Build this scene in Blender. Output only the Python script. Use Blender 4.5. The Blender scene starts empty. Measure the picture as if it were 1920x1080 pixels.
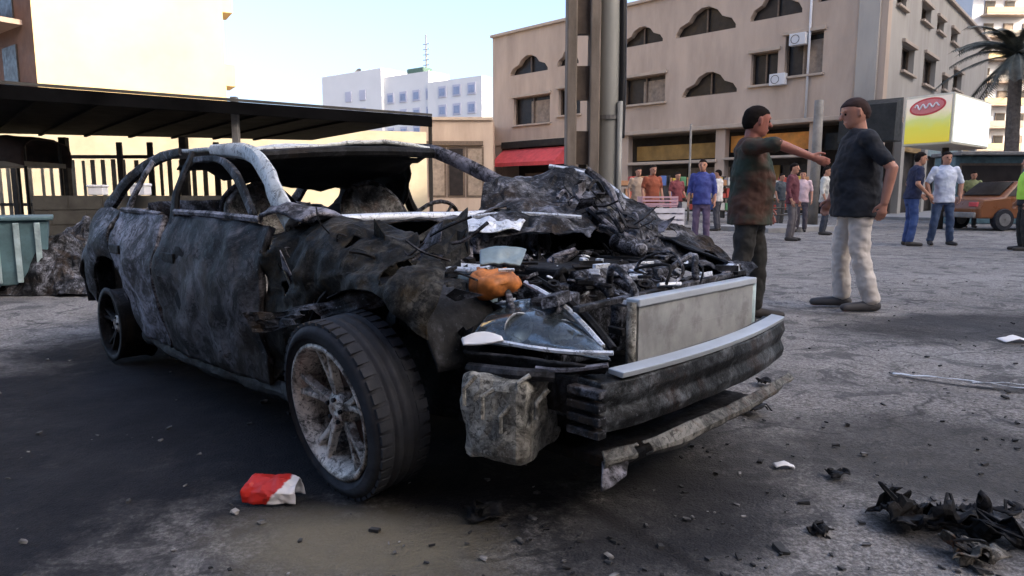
import bpy, math, random
import numpy as np
from mathutils import Vector, Matrix, noise
random.seed(7)
D = bpy.data
SC = bpy.context.scene
COL = SC.collection
R = math.radians
# ------------------------------------------------------------------ camera
F_PX = 1300.0; CAM_H = 0.98; PITCH = math.atan(173 / F_PX)
cd = D.cameras.new('camera'); cd.sensor_width = 36; cd.lens = 36 * F_PX / 1920
cd.clip_start = 0.05; cd.clip_end = 3000
cam = D.objects.new('camera', cd); COL.objects.link(cam)
cam.location = (0, 0, CAM_H); cam.rotation_euler = (math.pi / 2 - PITCH, 0, 0)
SC.camera = cam
# ------------------------------------------------------------------ sky, sun, exposure
SUN_AZ = Vector((0.85, -0.53)).normalized(); SUN_EL = R(27)
w = D.worlds.new('World'); SC.world = w; w.use_nodes = True
wn = w.node_tree.nodes; wl = w.node_tree.links
for n in list(wn): wn.remove(n)
sky = wn.new('ShaderNodeTexSky'); sky.sky_type = 'NISHITA'; sky.sun_disc = False
sky.sun_elevation = SUN_EL; sky.sun_rotation = math.atan2(SUN_AZ.x, SUN_AZ.y)
sky.air_density = 0.65; sky.dust_density = 5.0; sky.ozone_density = 1.0
bg = wn.new('ShaderNodeBackground'); bg.inputs['Strength'].default_value = 0.15
wo = wn.new('ShaderNodeOutputWorld')
wl.new(sky.outputs[0], bg.inputs['Color']); wl.new(bg.outputs[0], wo.inputs['Surface'])
sl = D.lights.new('sun', 'SUN'); sl.energy = 2.0; sl.angle = R(0.5); sl.color = (1, 0.86, 0.66)
so = D.objects.new('sun', sl); COL.objects.link(so)
sdir = Vector((SUN_AZ.x * math.cos(SUN_EL), SUN_AZ.y * math.cos(SUN_EL), math.sin(SUN_EL)))
so.rotation_euler = sdir.to_track_quat('Z', 'Y').to_euler(); so.location = sdir * 60
SC.view_settings.view_transform = 'Standard'; SC.view_settings.look = 'None'
SC.view_settings.exposure = 2.05; SC.view_settings.gamma = 1.0
SC.render.engine = 'CYCLES'
try:
    SC.cycles.use_denoising = True; SC.cycles.max_bounces = 6; SC.cycles.caustics_reflective = False; SC.cycles.caustics_refractive = False
except Exception: pass

# ------------------------------------------------------------------ geometry helpers
def ray(px, py):
    u = (px - 960) / F_PX; v = (540 - py) / F_PX
    c, s = math.cos(PITCH), math.sin(PITCH)
    return Vector((u, c + v * s, -s + v * c))
def at(px, py, Y):
    d = ray(px, py); return Vector((0, 0, CAM_H)) + d * (Y / d.y)
def gnd(px, py):
    d = ray(px, py); return Vector((0, 0, CAM_H)) + d * (-CAM_H / d.z)
def hit(px, py, P0, n):
    d = ray(px, py); o = Vector((0, 0, CAM_H))
    return o + d * ((P0 - o).dot(n) / d.dot(n))

class MB:
    def __init__(s): s.v = []; s.f = []
    def add(s, vs, fs):
        o = len(s.v); s.v += [tuple(p) for p in vs]; s.f += [tuple(i + o for i in q) for q in fs]; return s
    def obox(s, c, ax, ay, az):
        c, ax, ay, az = map(Vector, (c, ax, ay, az))
        P = [c + ax * i + ay * j + az * k for k in (-1, 1) for j in (-1, 1) for i in (-1, 1)]
        return s.add(P, [(0, 2, 3, 1), (4, 5, 7, 6), (0, 1, 5, 4), (2, 6, 7, 3), (0, 4, 6, 2), (1, 3, 7, 5)])
    def box(s, lo, hi):
        lo, hi = Vector(lo), Vector(hi); c = (lo + hi) / 2; h = (hi - lo) / 2
        return s.obox(c, (h.x, 0, 0), (0, h.y, 0), (0, 0, h.z))
    def bar(s, a, b, wd, ht, up=(0, 0, 1)):
        a, b = Vector(a), Vector(b); d = b - a; L = d.length; d.normalize()
        sd = d.cross(Vector(up)); 
        if sd.length < 1e-4: sd = Vector((1, 0, 0))
        sd.normalize(); u = sd.cross(d)
        return s.obox((a + b) / 2, d * L / 2, sd * wd / 2, u * ht / 2)
    def tube(s, pts, r, seg=8, cap=True):
        pts = [Vector(p) for p in pts]; n = len(pts)
        rr = r if isinstance(r, (list, tuple)) else [r] * n
        vs = []; fs = []; prev = None
        for i, p in enumerate(pts):
            t = (pts[min(i + 1, n - 1)] - pts[max(i - 1, 0)])
            if t.length < 1e-9: t = Vector((0, 0, 1))
            t.normalize()
            if prev is None:
                a = t.orthogonal().normalized()
            else:
                a = prev - t * prev.dot(t)
                if a.length < 1e-6: a = t.orthogonal()
                a.normalize()
            prev = a; b = t.cross(a)
            for k in range(seg):
                an = 2 * math.pi * k / seg
                vs.append(p + (a * math.cos(an) + b * math.sin(an)) * rr[i])
        for i in range(n - 1):
            for k in range(seg):
                k2 = (k + 1) % seg
                fs.append((i * seg + k, i * seg + k2, (i + 1) * seg + k2, (i + 1) * seg + k))
        if cap:
            fs.append(tuple(reversed(range(seg)))); fs.append(tuple((n - 1) * seg + k for k in range(seg)))
        return s.add(vs, fs)
    def rc(s, p0, p1, r0, r1, seg=12, k=1.0, ax=None):      # rounded tapered limb
        p0, p1 = Vector(p0), Vector(p1); t = (p1 - p0); L = max(t.length, 1e-5); t = t / L
        pts = []; rr = []
        for a in (-80, -45, -15): pts.append(p0 + t * (r0 * math.sin(R(a)))); rr.append(r0 * math.cos(R(a)))
        for q in (0.25, .5, .75): pts.append(p0 + t * L * q); rr.append(r0 + (r1 - r0) * q)
        for a in (15, 45, 80): pts.append(p1 + t * (r1 * math.sin(R(a)))); rr.append(r1 * math.cos(R(a)))
        o = len(s.v); s.tube(pts, rr, seg)
        if ax is not None and k != 1.0:
            ax = Vector(ax).normalized()
            for i in range(o, len(s.v)):
                v = Vector(s.v[i]); dd = (v - p0).dot(ax); s.v[i] = tuple(v + ax * dd * (k - 1))
        return s
    def lathe(s, prof, M, seg=24, closed=True):             # prof: (radius, height) around local Z of M
        vs = []; n = len(prof)
        for (r, z) in prof:
            for k in range(seg):
                a = 2 * math.pi * k / seg; vs.append(M @ Vector((r * math.cos(a), r * math.sin(a), z)))
        fs = []
        for i in range(n if closed else n - 1):
            j = (i + 1) % n
            for k in range(seg):
                k2 = (k + 1) % seg; fs.append((i * seg + k, i * seg + k2, j * seg + k2, j * seg + k))
        return s.add(vs, fs)
    def prism(s, poly, d):                                   # polygon (3D points) pushed along d
        d = Vector(d); n = len(poly); P = [Vector(p) for p in poly]; Q = [p + d for p in P]
        fs = [tuple(reversed(range(n))), tuple(range(n, 2 * n))] + [(i, (i + 1) % n, n + (i + 1) % n, n + i) for i in range(n)]
        return s.add(P + Q, fs)
    def loft(s, rings):                                      # closed rings, capped
        n = len(rings[0]); vs = [p for r in rings for p in r]; fs = []
        for i in range(len(rings) - 1):
            for k in range(n):
                k2 = (k + 1) % n; fs.append((i * n + k, i * n + k2, (i + 1) * n + k2, (i + 1) * n + k))
        fs.append(tuple(reversed(range(n)))); fs.append(tuple((len(rings) - 1) * n + k for k in range(n)))
        return s.add(vs, fs)
    def build(s, name, mat, parent=None, smooth=False, bevel=0.0, fix=True):
        me = D.meshes.new(name); me.from_pydata(s.v, [], s.f)
        if fix:
            import bmesh
            bm = bmesh.new(); bm.from_mesh(me); bmesh.ops.recalc_face_normals(bm, faces=bm.faces[:]); bm.to_mesh(me); bm.free()
        me.materials.append(mat)
        if smooth:
            me.polygons.foreach_set('use_smooth', [True] * len(me.polygons))
        o = D.objects.new(name, me); COL.objects.link(o)
        if parent: o.parent = parent
        if bevel:
            b = o.modifiers.new('bevel', 'BEVEL'); b.width = bevel; b.segments = 2; b.limit_method = 'ANGLE'
        return o
def tag(o, label=None, cat=None, group=None, kind=None):
    if label: o['label'] = label
    if cat: o['category'] = cat
    if group: o['group'] = group
    if kind: o['kind'] = kind
    return o
def empty(name, loc=(0, 0, 0), rz=0.0, scale=1.0):
    o = D.objects.new(name, None); COL.objects.link(o); o.location = loc; o.rotation_euler = (0, 0, rz); o.scale = (scale,) * 3
    o.empty_display_size = 0.1; return o
def copy_tree(o, parent=None):
    c = o.copy(); COL.objects.link(c); c.parent = parent
    for ch in list(o.children): copy_tree(ch, c)
    return c
def cut(o, mb):                                              # real openings through a wall
    c = mb.build('cutter', o.data.materials[0], o.parent); bpy.context.view_layer.update()
    m = o.modifiers.new('b', 'BOOLEAN'); m.object = c; m.operation = 'DIFFERENCE'; m.solver = 'EXACT'
    dg = bpy.context.evaluated_depsgraph_get(); dg.update()
    me = D.meshes.new_from_object(o.evaluated_get(dg)); o.modifiers.clear(); o.data = me
    D.objects.remove(c, do_unlink=True)
def crm(P, n):                                               # Catmull-Rom along axis 0 of array
    P = np.asarray(P, float); m = len(P); out = []
    for t in np.linspace(0, m - 1, n):
        i = min(int(t), m - 2); u = t - i
        p0 = P[max(i - 1, 0)]; p1 = P[i]; p2 = P[i + 1]; p3 = P[min(i + 2, m - 1)]
        out.append(0.5 * (2 * p1 + (p2 - p0) * u + (2 * p0 - 5 * p1 + 4 * p2 - p3) * u * u + (3 * p1 - p0 - 3 * p2 + p3) * u ** 3))
    return np.array(out)
def sheet(name, ctrl, mat, parent=None, n=(16, 24), amp=0.01, freq=5.0, thick=0.004, seed=0, holes=None, ridge=0.0, smooth=True, facet=False):
    A = np.asarray([[tuple(p) for p in row] for row in ctrl], float)
    A = crm(A, n[0]); A = np.swapaxes(crm(np.swapaxes(A, 0, 1), n[1]), 0, 1)
    nu, nv = n; N = np.zeros_like(A)
    du = np.gradient(A, axis=0); dv = np.gradient(A, axis=1); N = np.cross(du, dv)
    N /= (np.linalg.norm(N, axis=2, keepdims=True) + 1e-9)
    V = []
    for i in range(nu):
        for j in range(nv):
            p = Vector(A[i, j]); q = p * freq + Vector((seed * 7.3, seed * 3.1, 0))
            h = noise.fractal(q, 0.8, 2.0, 4) * amp
            if ridge:
                vd = noise.voronoi(q * 1.25 + Vector((5, 5, 5)))[0]; h += (vd[0] - .4) * ridge * 1.1
                vd = noise.voronoi(q * 3.1 + Vector((1, 8, 3)))[0]; h += (vd[1] - vd[0] - .3) * ridge * .3
            V.append(p + Vector(N[i, j]) * h)
    Fc = []
    for i in range(nu - 1):
        for j in range(nv - 1):
            if holes:
                c = (V[i * nv + j] + V[(i + 1) * nv + j + 1]) / 2
                if noise.noise(c * holes[1] + Vector((seed, 9, 2))) > holes[0]: continue
            Fc.append((i * nv + j, i * nv + j + 1, (i + 1) * nv + j + 1, (i + 1) * nv + j))
    if facet:                                                # creased like beaten sheet metal
        rn = random.Random(seed); es = np.linalg.norm(A[0, 0] - A[1, 0]) + np.linalg.norm(A[0, 0] - A[0, 1])
        V = [v + Vector((rn.uniform(-1, 1), rn.uniform(-1, 1), rn.uniform(-1, 1))) * es * .13 for v in V]
        F2 = []
        for a_, b_, c_, d_ in Fc: F2 += [(a_, b_, c_), (a_, c_, d_)] if rn.random() < .5 else [(a_, b_, d_), (b_, c_, d_)]
        Fc = F2; smooth = False
    mb = MB(); mb.v = [tuple(p) for p in V]; mb.f = Fc
    o = mb.build(name, mat, parent, smooth=smooth, fix=False)
    if ridge and not facet: o.data.set_sharp_from_angle(angle=R(22))
    if thick:
        m = o.modifiers.new('s', 'SOLIDIFY'); m.thickness = thick; m.offset = 0
    return o

# ------------------------------------------------------------------ material helpers
def newmat(name):
    m = D.materials.new(name); m.use_nodes = True; nt = m.node_tree
    for n in list(nt.nodes): nt.nodes.remove(n)
    o = nt.nodes.new('ShaderNodeOutputMaterial'); b = nt.nodes.new('ShaderNodeBsdfPrincipled')
    nt.links.new(b.outputs[0], o.inputs[0]); return m, nt, b
def N(nt, t, **kw):
    n = nt.nodes.new(t)
    for k, v in kw.items(): setattr(n, k, v)
    return n
def tex(nt, scale, detail=6, rough=0.6, off=(0, 0, 0), stretch=(1, 1, 1), coord='Object', dist=0.0, rot=0.0):
    tc = N(nt, 'ShaderNodeTexCoord'); mp = N(nt, 'ShaderNodeMapping')
    mp.inputs['Location'].default_value = off; mp.inputs['Scale'].default_value = stretch
    if rot:
        m0 = N(nt, 'ShaderNodeMapping'); m0.inputs['Rotation'].default_value = (0, 0, rot); nt.links.new(tc.outputs[coord], m0.inputs['Vector']); nt.links.new(m0.outputs[0], mp.inputs['Vector'])
    else: nt.links.new(tc.outputs[coord], mp.inputs['Vector'])
    t = N(nt, 'ShaderNodeTexNoise'); t.inputs['Scale'].default_value = scale; t.inputs['Detail'].default_value = detail
    t.inputs['Roughness'].default_value = rough; t.inputs['Distortion'].default_value = dist
    nt.links.new(mp.outputs[0], t.inputs['Vector']); return t.outputs['Fac']
def ramp(nt, fac, stops):
    r = N(nt, 'ShaderNodeValToRGB'); e = r.color_ramp.elements
    while len(e) < len(stops): e.new(0.5)
    for el, (p, c) in zip(e, stops):
        el.position = p; el.color = (*(c if isinstance(c, (tuple, list)) else (c, c, c)), 1)
    nt.links.new(fac, r.inputs[0]); return r.outputs[0]
def mix(nt, fac, a, b, mode='MIX'):
    m = N(nt, 'ShaderNodeMix', data_type='RGBA', blend_type=mode)
    for sck, v in ((m.inputs[0], fac), (m.inputs[6], a), (m.inputs[7], b)):
        if isinstance(v, (int, float)): sck.default_value = v
        elif isinstance(v, (tuple, list)): sck.default_value = (*v, 1)
        else: nt.links.new(v, sck)
    return m.outputs[2]
def mth(nt, op, a, b=None, clamp=False):
    m = N(nt, 'ShaderNodeMath', operation=op, use_clamp=clamp)
    for i, v in enumerate((a, b)):
        if v is None: continue
        if isinstance(v, (int, float)): m.inputs[i].default_value = v
        else: nt.links.new(v, m.inputs[i])
    return m.outputs[0]
def bump(nt, b, h, strength=0.3, dist=0.02):
    n = N(nt, 'ShaderNodeBump'); n.inputs['Strength'].default_value = strength; n.inputs['Distance'].default_value = dist
    nt.links.new(h, n.inputs['Height']); nt.links.new(n.outputs[0], b.inputs['Normal'])
def plain(name, c, rough=0.7, metal=0.0, var=0.25, scale=6.0, bmp=0.15, bscale=40.0, bdist=0.004, dirt=0.0, spec=0.4, stretch=(1, 1, 1), dirtc=(.03, .028, .025), coord='Object'):
    m, nt, b = newmat(name)
    lo = tuple(x * (1 - var) for x in c); hi = tuple(min(1, x * (1 + var)) for x in c)
    col = ramp(nt, tex(nt, scale, stretch=stretch, coord=coord), [(0.3, lo), (0.7, hi)])
    if dirt > 0:
        d = ramp(nt, tex(nt, scale * 0.45, 8, 0.7, off=(3, 7, 1), stretch=stretch, coord=coord), [(0.48, 0.0), (0.72, dirt)])
        col = mix(nt, d, col, dirtc)
    nt.links.new(col, b.inputs['Base Color'])
    b.inputs['Metallic'].default_value = metal; b.inputs['Specular IOR Level'].default_value = spec
    rr = ramp(nt, tex(nt, scale * 1.7, off=(9, 2, 4), coord=coord), [(0.3, max(0, rough - .12)), (0.7, min(1, rough + .12))])
    nt.links.new(rr, b.inputs['Roughness'])
    if bmp: bump(nt, b, tex(nt, bscale, 4, coord=coord), bmp, bdist)
    return m
def burnt(name, lo=.012, mid=.045, hi=.16, pale=.34, shift=0.0, rust=0.35, tint=(0.95, 0.97, 1.1), rustc=(.11, .05, .025), rough=.72, metal=.25, scale=5.0):
    m, nt, b = newmat(name)
    f = tex(nt, scale, 12, 0.72, dist=0.9)
    g = tex(nt, scale * 7, 6, 0.65, off=(2, 2, 2))
    ff = mth(nt, 'ADD', mth(nt, 'MULTIPLY', f, 0.72), mth(nt, 'MULTIPLY', g, 0.28))
    T = lambda x: tuple(x * t for t in tint)
    col = ramp(nt, ff, [(0.42 - shift, T(lo)), (0.485 - shift, T(mid)), (0.535 - shift, T(hi)), (0.62 - shift, T(pale))])
    fl = ramp(nt, tex(nt, scale * 3.3, 12, .78, off=(7, 1, 4), dist=1.5), [(.535, 0.), (.56, .75)])
    col = mix(nt, fl, col, T(lo * .8))
    sp = ramp(nt, tex(nt, scale * 22, 3, .6, off=(3, 8, 1)), [(.64, 0.), (.70, .6)])
    col = mix(nt, sp, col, T(pale))
    rm = ramp(nt, tex(nt, scale * .8, 9, .7, off=(11, 5, 3), dist=0.8), [(0.53, 0.0), (0.60, rust)])
    col = mix(nt, rm, col, rustc)
    nt.links.new(col, b.inputs['Base Color'])
    b.inputs['Metallic'].default_value = metal; b.inputs['Specular IOR Level'].default_value = .22
    nt.links.new(ramp(nt, g, [(0.3, max(.2, rough - .22)), (0.7, min(1, rough + .15))]), b.inputs['Roughness'])
    bump(nt, b, mth(nt, 'ADD', tex(nt, 60, 6), mth(nt, 'MULTIPLY', f, 2.0)), 0.35, 0.006)
    return m

# ------------------------------------------------------------------ materials
M = {}
M['stucco'] = plain('beige_stucco', (.46, .36, .285), .9, var=.14, scale=.5, bmp=.3, bscale=18, bdist=.01, dirt=.5, dirtc=(.27, .205, .155), stretch=(2, 2, .5))
M['stucco_grey'] = plain('grey_beige_stucco', (.37, .34, .30), .9, var=.10, scale=.5, bmp=.3, bscale=18, bdist=.01, dirt=.6, dirtc=(.22, .2, .18), stretch=(2, 2, .5))
M['trim'] = plain('stone_trim', (.42, .34, .27), .85, var=.12, scale=2, bmp=.2)
M['cream'] = plain('cream_render', (.66, .50, .27), .9, var=.12, scale=.35, bmp=.2, bscale=14, bdist=.01, dirt=.3, dirtc=(.55, .42, .24))
M['brown'] = plain('brown_render', (.16, .085, .055), .85, var=.25, scale=1.2, dirt=.4)
M['pale_brown'] = plain('pale_balcony_plaster', (.36, .27, .22), .85, var=.2, scale=1.5, dirt=.3)
M['white_bldg'] = plain('white_render', (.6, .6, .61), .9, var=.05, scale=.2, bmp=0, dirt=.25, dirtc=(.48, .48, .5))
M['lilac'] = plain('haze_lilac_panels', (.4, .41, .5), .85, var=.08, scale=.4, bmp=0)  # pale lilac puts distance haze and shade into the far windows' colour
M['win'] = plain('dark_window_glass', (.018, .014, .013), .4, var=.5, scale=3, bmp=0, spec=.3)
M['win_blue'] = plain('haze_blue_glass', (.2, .24, .36), .2, var=.2, scale=1, bmp=0, spec=.6)  # lightened blue panes, distance haze mixed into the colour
M['frame'] = plain('brown_window_frame', (.12, .085, .06), .6, var=.3, scale=8)
M['screen'] = plain('pale_shutter', (.28, .22, .17), .8, var=.25, scale=4, dirt=.4)
M['shopdark'] = plain('dark_shop_interior', (.03, .024, .02), .7, var=.5, scale=1.5, bmp=0)
M['orange'] = plain('orange_shop_sign', (.62, .24, .04), .6, var=.35, scale=1.6, bmp=0, dirt=.5, dirtc=(.2, .14, .03))
M['olive'] = plain('brown_shop_band', (.26, .155, .045), .7, var=.35, scale=1.2, bmp=0)
M['red'] = plain('red_awning_cloth', (.55, .075, .085), .8, var=.15, scale=3, bmp=.2, dirt=.25)
M['black'] = plain('black_awning', (.016, .017, .016), .7, var=.4, scale=3)
M['blackroof'] = plain('black_roof_sheet', (.004, .004, .0045), .95, var=.5, scale=2, bmp=.3, spec=.03)  # near-black base colour for roof sheet, fascia and rafters
M['roofedge'] = plain('dusty_roof_edge', (.05, .048, .044), .8, var=.4, scale=3, dirt=.5)
M['steel'] = plain('grey_painted_steel', (.2, .195, .19), .55, .3, var=.25, scale=5, dirt=.5)
M['darksteel'] = plain('dark_steel', (.05, .043, .036), .6, .3, var=.3, scale=6, dirt=.4)
M['board'] = plain('pale_fence_board', (.5, .45, .36), .8, var=.2, scale=3, dirt=.45, dirtc=(.2, .17, .13))
M['teal'] = plain('teal_painted_metal', (.1, .175, .2), .5, .1, var=.3, scale=5, dirt=.6)
M['teal_light'] = plain('worn_teal_rib', (.36, .46, .48), .5, .1, var=.3, scale=9, dirt=.5)
M['lowwall'] = plain('sooty_block_wall', (.05, .047, .04), .9, var=.3, scale=4, bmp=.4, dirt=.5)
M['whitebox'] = plain('white_polystyrene', (.75, .74, .74), .8, var=.08, scale=6)
M['polec'] = plain('weathered_concrete_pole', (.19, .155, .125), .9, var=.35, scale=5, bmp=.8, bscale=22, dirt=.9, dirtc=(.06, .045, .03), stretch=(1, 1, .25))
M['poleg'] = plain('grey_galvanised_pole', (.3, .3, .275), .6, .25, var=.18, scale=4, dirt=.4, stretch=(1, 1, .2), dirtc=(.2, .17, .15))
M['cable'] = plain('black_cable', (.012, .012, .014), .5, var=.2)
M['rubber'] = plain('charred_rubber', (.013, .0145, .02), .8, var=.4, scale=14, bmp=.4, dirt=.35, dirtc=(.06, .058, .055))
M['soot'] = burnt('soot_and_shade_metal', .003, .007, .018, .06, rust=.3, rustc=(.03, .018, .01), metal=.1)  # soot coating; its black also stands in for shade on the lower rear
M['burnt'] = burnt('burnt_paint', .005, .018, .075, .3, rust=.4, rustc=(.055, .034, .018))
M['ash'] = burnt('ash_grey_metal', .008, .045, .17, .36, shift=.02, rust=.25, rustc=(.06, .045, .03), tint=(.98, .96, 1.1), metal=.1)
M['ashroof'] = burnt('pale_ash_roof', .16, .38, .55, .7, shift=.1, rust=.08, tint=(.96, 1, 1.0), metal=.1)
M['door'] = burnt('scorched_door', .003, .014, .06, .15, shift=.02, rust=.45, rustc=(.045, .033, .022), tint=(1, .96, 1.02), metal=.1, scale=3.2)
M['rustm'] = burnt('rusty_char', .003, .008, .022, .07, rust=.75, rustc=(.03, .021, .01), tint=(1.05, 1, .88), scale=8)
M['khaki'] = burnt('khaki_scorched', .01, .04, .1, .2, rust=.6, rustc=(.07, .055, .025), tint=(1.1, 1.05, .75), scale=9)
M['khaki2'] = burnt('scuffed_lip_plastic', .02, .06, .12, .2, shift=.04, rust=.2, tint=(1.05, 1.02, .92), metal=0, scale=8)
M['engine'] = burnt('engine_alloy', .008, .05, .2, .5, shift=.0, rust=.08, metal=.2, scale=14)
M['alu'] = burnt('bare_aluminium', .2, .45, .6, .75, shift=.12, rust=.05, tint=(.93, .98, 1.06), rough=.5, metal=.3, scale=7)
M['rim'] = burnt('scorched_alloy_rim', .03, .14, .4, .7, shift=.05, rust=.35, tint=(1.08, 1, .9), rustc=(.14, .075, .05), rough=.5, metal=.2, scale=9)
M['cleanalu'] = plain('dull_aluminium', (.5, .54, .58), .42, .35, var=.18, scale=5, dirt=.35, dirtc=(.14, .14, .15), stretch=(1, .3, 1))
M['foamgrey'] = burnt('scorched_grey_plastic', .03, .1, .19, .36, shift=.04, rust=.25, tint=(1.05, 1.03, .93), rustc=(.1, .07, .04), metal=0, scale=8)
M['char'] = plain('charred_lining', (.006, .006, .007), .9, var=.5, scale=6)
M['orangeplastic'] = plain('orange_plastic', (.45, .15, .035), .6, var=.5, scale=22, dirt=.9, dirtc=(.1, .04, .02))
M['seat'] = burnt('burnt_seat', .03, .09, .2, .36, rust=.3, metal=0, scale=7, tint=(1, .98, .95))
M['bluegrey'] = plain('blue_grey_plastic', (.2, .27, .31), .4, var=.35, scale=12, dirt=.5)
# radiator fins
m, nt, b = newmat('radiator_core'); M['rad'] = m
wv = N(nt, 'ShaderNodeTexWave', wave_type='BANDS', bands_direction='Y'); wv.inputs['Scale'].default_value = 42; wv.inputs['Distortion'].default_value = .6
tc = N(nt, 'ShaderNodeTexCoord'); nt.links.new(tc.outputs['Object'], wv.inputs['Vector'])
c = ramp(nt, tex(nt, 4, 8, .65), [(.38, (.27, .275, .275)), (.62, (.42, .425, .42))])
c = mix(nt, ramp(nt, tex(nt, 7, 8, .7, off=(4, 4, 4)), [(.52, 0.), (.62, .45)]), c, (.15, .14, .135))
nt.links.new(c, b.inputs['Base Color']); b.inputs['Roughness'].default_value = .65; b.inputs['Metallic'].default_value = .2
bump(nt, b, mth(nt, 'ADD', wv.outputs['Fac'], mth(nt, 'MULTIPLY', tex(nt, 9, 5), 2.0)), .4, .004)
# headlamp lens
m, nt, b = newmat('headlamp_lens'); M['lens'] = m
b.inputs['Transmission Weight'].default_value = .95; b.inputs['Roughness'].default_value = .06; b.inputs['IOR'].default_value = 1.45
nt.links.new(ramp(nt, tex(nt, 14, 6), [(.35, (.35, .45, .5)), (.7, (.85, .92, .95))]), b.inputs['Base Color'])
M['chrome'] = plain('soiled_reflector', (.5, .55, .6), .25, .8, var=.4, scale=12, dirt=.6, dirtc=(.06, .07, .09))

# ------------------------------------------------------------------ ground material
m, nt, b = newmat('asphalt_soot_shadow'); M['ground'] = m
tc = N(nt, 'ShaderNodeTexCoord')
def P2(x, y): 
    return (x, y, 0)
def dist_to(c, sx=1.0, sy=1.0, rot=0.0):
    mp = N(nt, 'ShaderNodeMapping', vector_type='TEXTURE'); mp.inputs['Location'].default_value = (c[0], c[1], 0)
    mp.inputs['Rotation'].default_value = (0, 0, rot); mp.inputs['Scale'].default_value = (sx, sy, 1)
    nt.links.new(tc.outputs['Object'], mp.inputs['Vector'])
    ln = N(nt, 'ShaderNodeVectorMath', operation='LENGTH'); nt.links.new(mp.outputs[0], ln.inputs[0]); return ln.outputs['Value']
base = ramp(nt, tex(nt, .55, 10, .65), [(.38, (.15, .139, .13)), (.5, (.24, .226, .212)), (.62, (.34, .32, .30))])
base = mix(nt, .66, base, ramp(nt, tex(nt, 60, 5, .85), [(.4, (.05, .047, .045)), (.5, (.21, .197, .187)), (.6, (.46, .435, .415))]))
streak = ramp(nt, tex(nt, 1.5, 10, .72, stretch=(.45, 1, 1), off=(3, 1, 0), rot=R(42), dist=.8), [(.5, 0.), (.62, .6)])
base = mix(nt, streak, base, (.085, .083, .086))
streak = ramp(nt, tex(nt, 4, 10, .78, stretch=(.4, 1, 1), off=(8, 2, 0), rot=R(20), dist=1.0), [(.54, 0.), (.62, .4)])
base = mix(nt, streak, base, (.3, .29, .285))
blot = ramp(nt, tex(nt, 3.2, 8, .72, off=(1, 9, 0), dist=1.2), [(.52, 0.), (.58, .7)])
base = mix(nt, blot, base, (.06, .059, .062))
cw = N(nt, 'ShaderNodeTexVoronoi', feature='DISTANCE_TO_EDGE'); cw.inputs['Scale'].default_value = .9
wp = N(nt, 'ShaderNodeVectorMath', operation='ADD'); nz = N(nt, 'ShaderNodeTexNoise'); nz.inputs['Scale'].default_value = 3.0; nz.inputs['Detail'].default_value = 6
nt.links.new(tc.outputs['Object'], nz.inputs['Vector']); sc_ = N(nt, 'ShaderNodeVectorMath', operation='SCALE'); sc_.inputs['Scale'].default_value = .35
nt.links.new(nz.outputs['Color'], sc_.inputs[0]); nt.links.new(tc.outputs['Object'], wp.inputs[0]); nt.links.new(sc_.outputs[0], wp.inputs[1]); nt.links.new(wp.outputs[0], cw.inputs['Vector'])
CRK = ramp(nt, cw.outputs['Distance'], [(.0, 1.0), (.012, 0.0)])
base = mix(nt, mth(nt, 'MULTIPLY', CRK, ramp(nt, tex(nt, .8, 3, .5, off=(4, 4, 0)), [(.45, 0.), (.6, .8)])), base, (.03, .03, .03))
wob = mth(nt, 'MULTIPLY', mth(nt, 'SUBTRACT', tex(nt, 1.3, 8, .7), .5), 1.5)
MOT = ramp(nt, tex(nt, 3.5, 10, .75, off=(5, 3, 0), dist=.8), [(.4, 1.0), (.55, .97), (.66, .8)])
def lay(c, sx, sy, rot, col, amount, s0=.35, s1=.62):
    global base
    d = mth(nt, 'MULTIPLY', mth(nt, 'ADD', dist_to(c, sx, sy, rot), wob), .5)
    base = mix(nt, mth(nt, 'MULTIPLY', ramp(nt, d, [(s0, amount), (s1, 0.0)]), MOT), base, col)
lay((-1.1, 3.7), 2.6, 1.45, R(-44), (.006, .006, .008), .97, .38, .58)                                   # burn scar, with the shadow under the car painted into it
lay((-2.3, 2.6), 2.0, 1.45, R(10), (.009, .0095, .014), .96, .36, .6)                            # soot on the left, blackened further to carry the shadow there
lay((.55, 2.05), .55, .28, R(46), (.03, .03, .033), .8)
g = gnd(1830, 610); lay((g.x, g.y), 1.3, .55, R(15), (.022, .022, .025), .85)
g = gnd(1800, 860); lay((g.x, g.y), .7, .5, R(-25), (.035, .034, .033), .7)
g = gnd(1790, 1000); lay((g.x, g.y), .22, .17, 0, (.015, .015, .016), .8)
g = gnd(1420, 820); lay((g.x, g.y), .5, .12, R(-20), (.06, .058, .056), .5)
g = gnd(1560, 590); lay((g.x, g.y), 1.0, .16, R(-30), (.045, .045, .048), .5)
g = gnd(660, 1015); lay((g.x, g.y), .5, .26, R(-8), (.2, .175, .125), .85, .2, .55)
g = gnd(1640, 880); lay((g.x, g.y), 1.1, .3, R(-18), (.07, .067, .064), .5, .2, .6)
g = gnd(1500, 780); lay((g.x, g.y), .9, .2, R(-30), (.09, .087, .084), .4, .2, .6)
p0, p1 = gnd(1030, 905), gnd(1330, 1075); cc = (p0 + p1) / 2
lay((cc.x, cc.y), (p1 - p0).length * .55, .03, math.atan2(p1.y - p0.y, p1.x - p0.x), (.02, .019, .02), .85, .3, .7)
nt.links.new(base, b.inputs['Base Color'])
nt.links.new(ramp(nt, tex(nt, 2.2, 8, .7, off=(6, 6, 0)), [(.35, .72), (.65, .97)]), b.inputs['Roughness']); b.inputs['Specular IOR Level'].default_value = .18
vo = N(nt, 'ShaderNodeTexVoronoi'); vo.inputs['Scale'].default_value = 120; nt.links.new(tc.outputs['Object'], vo.inputs['Vector'])
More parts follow.
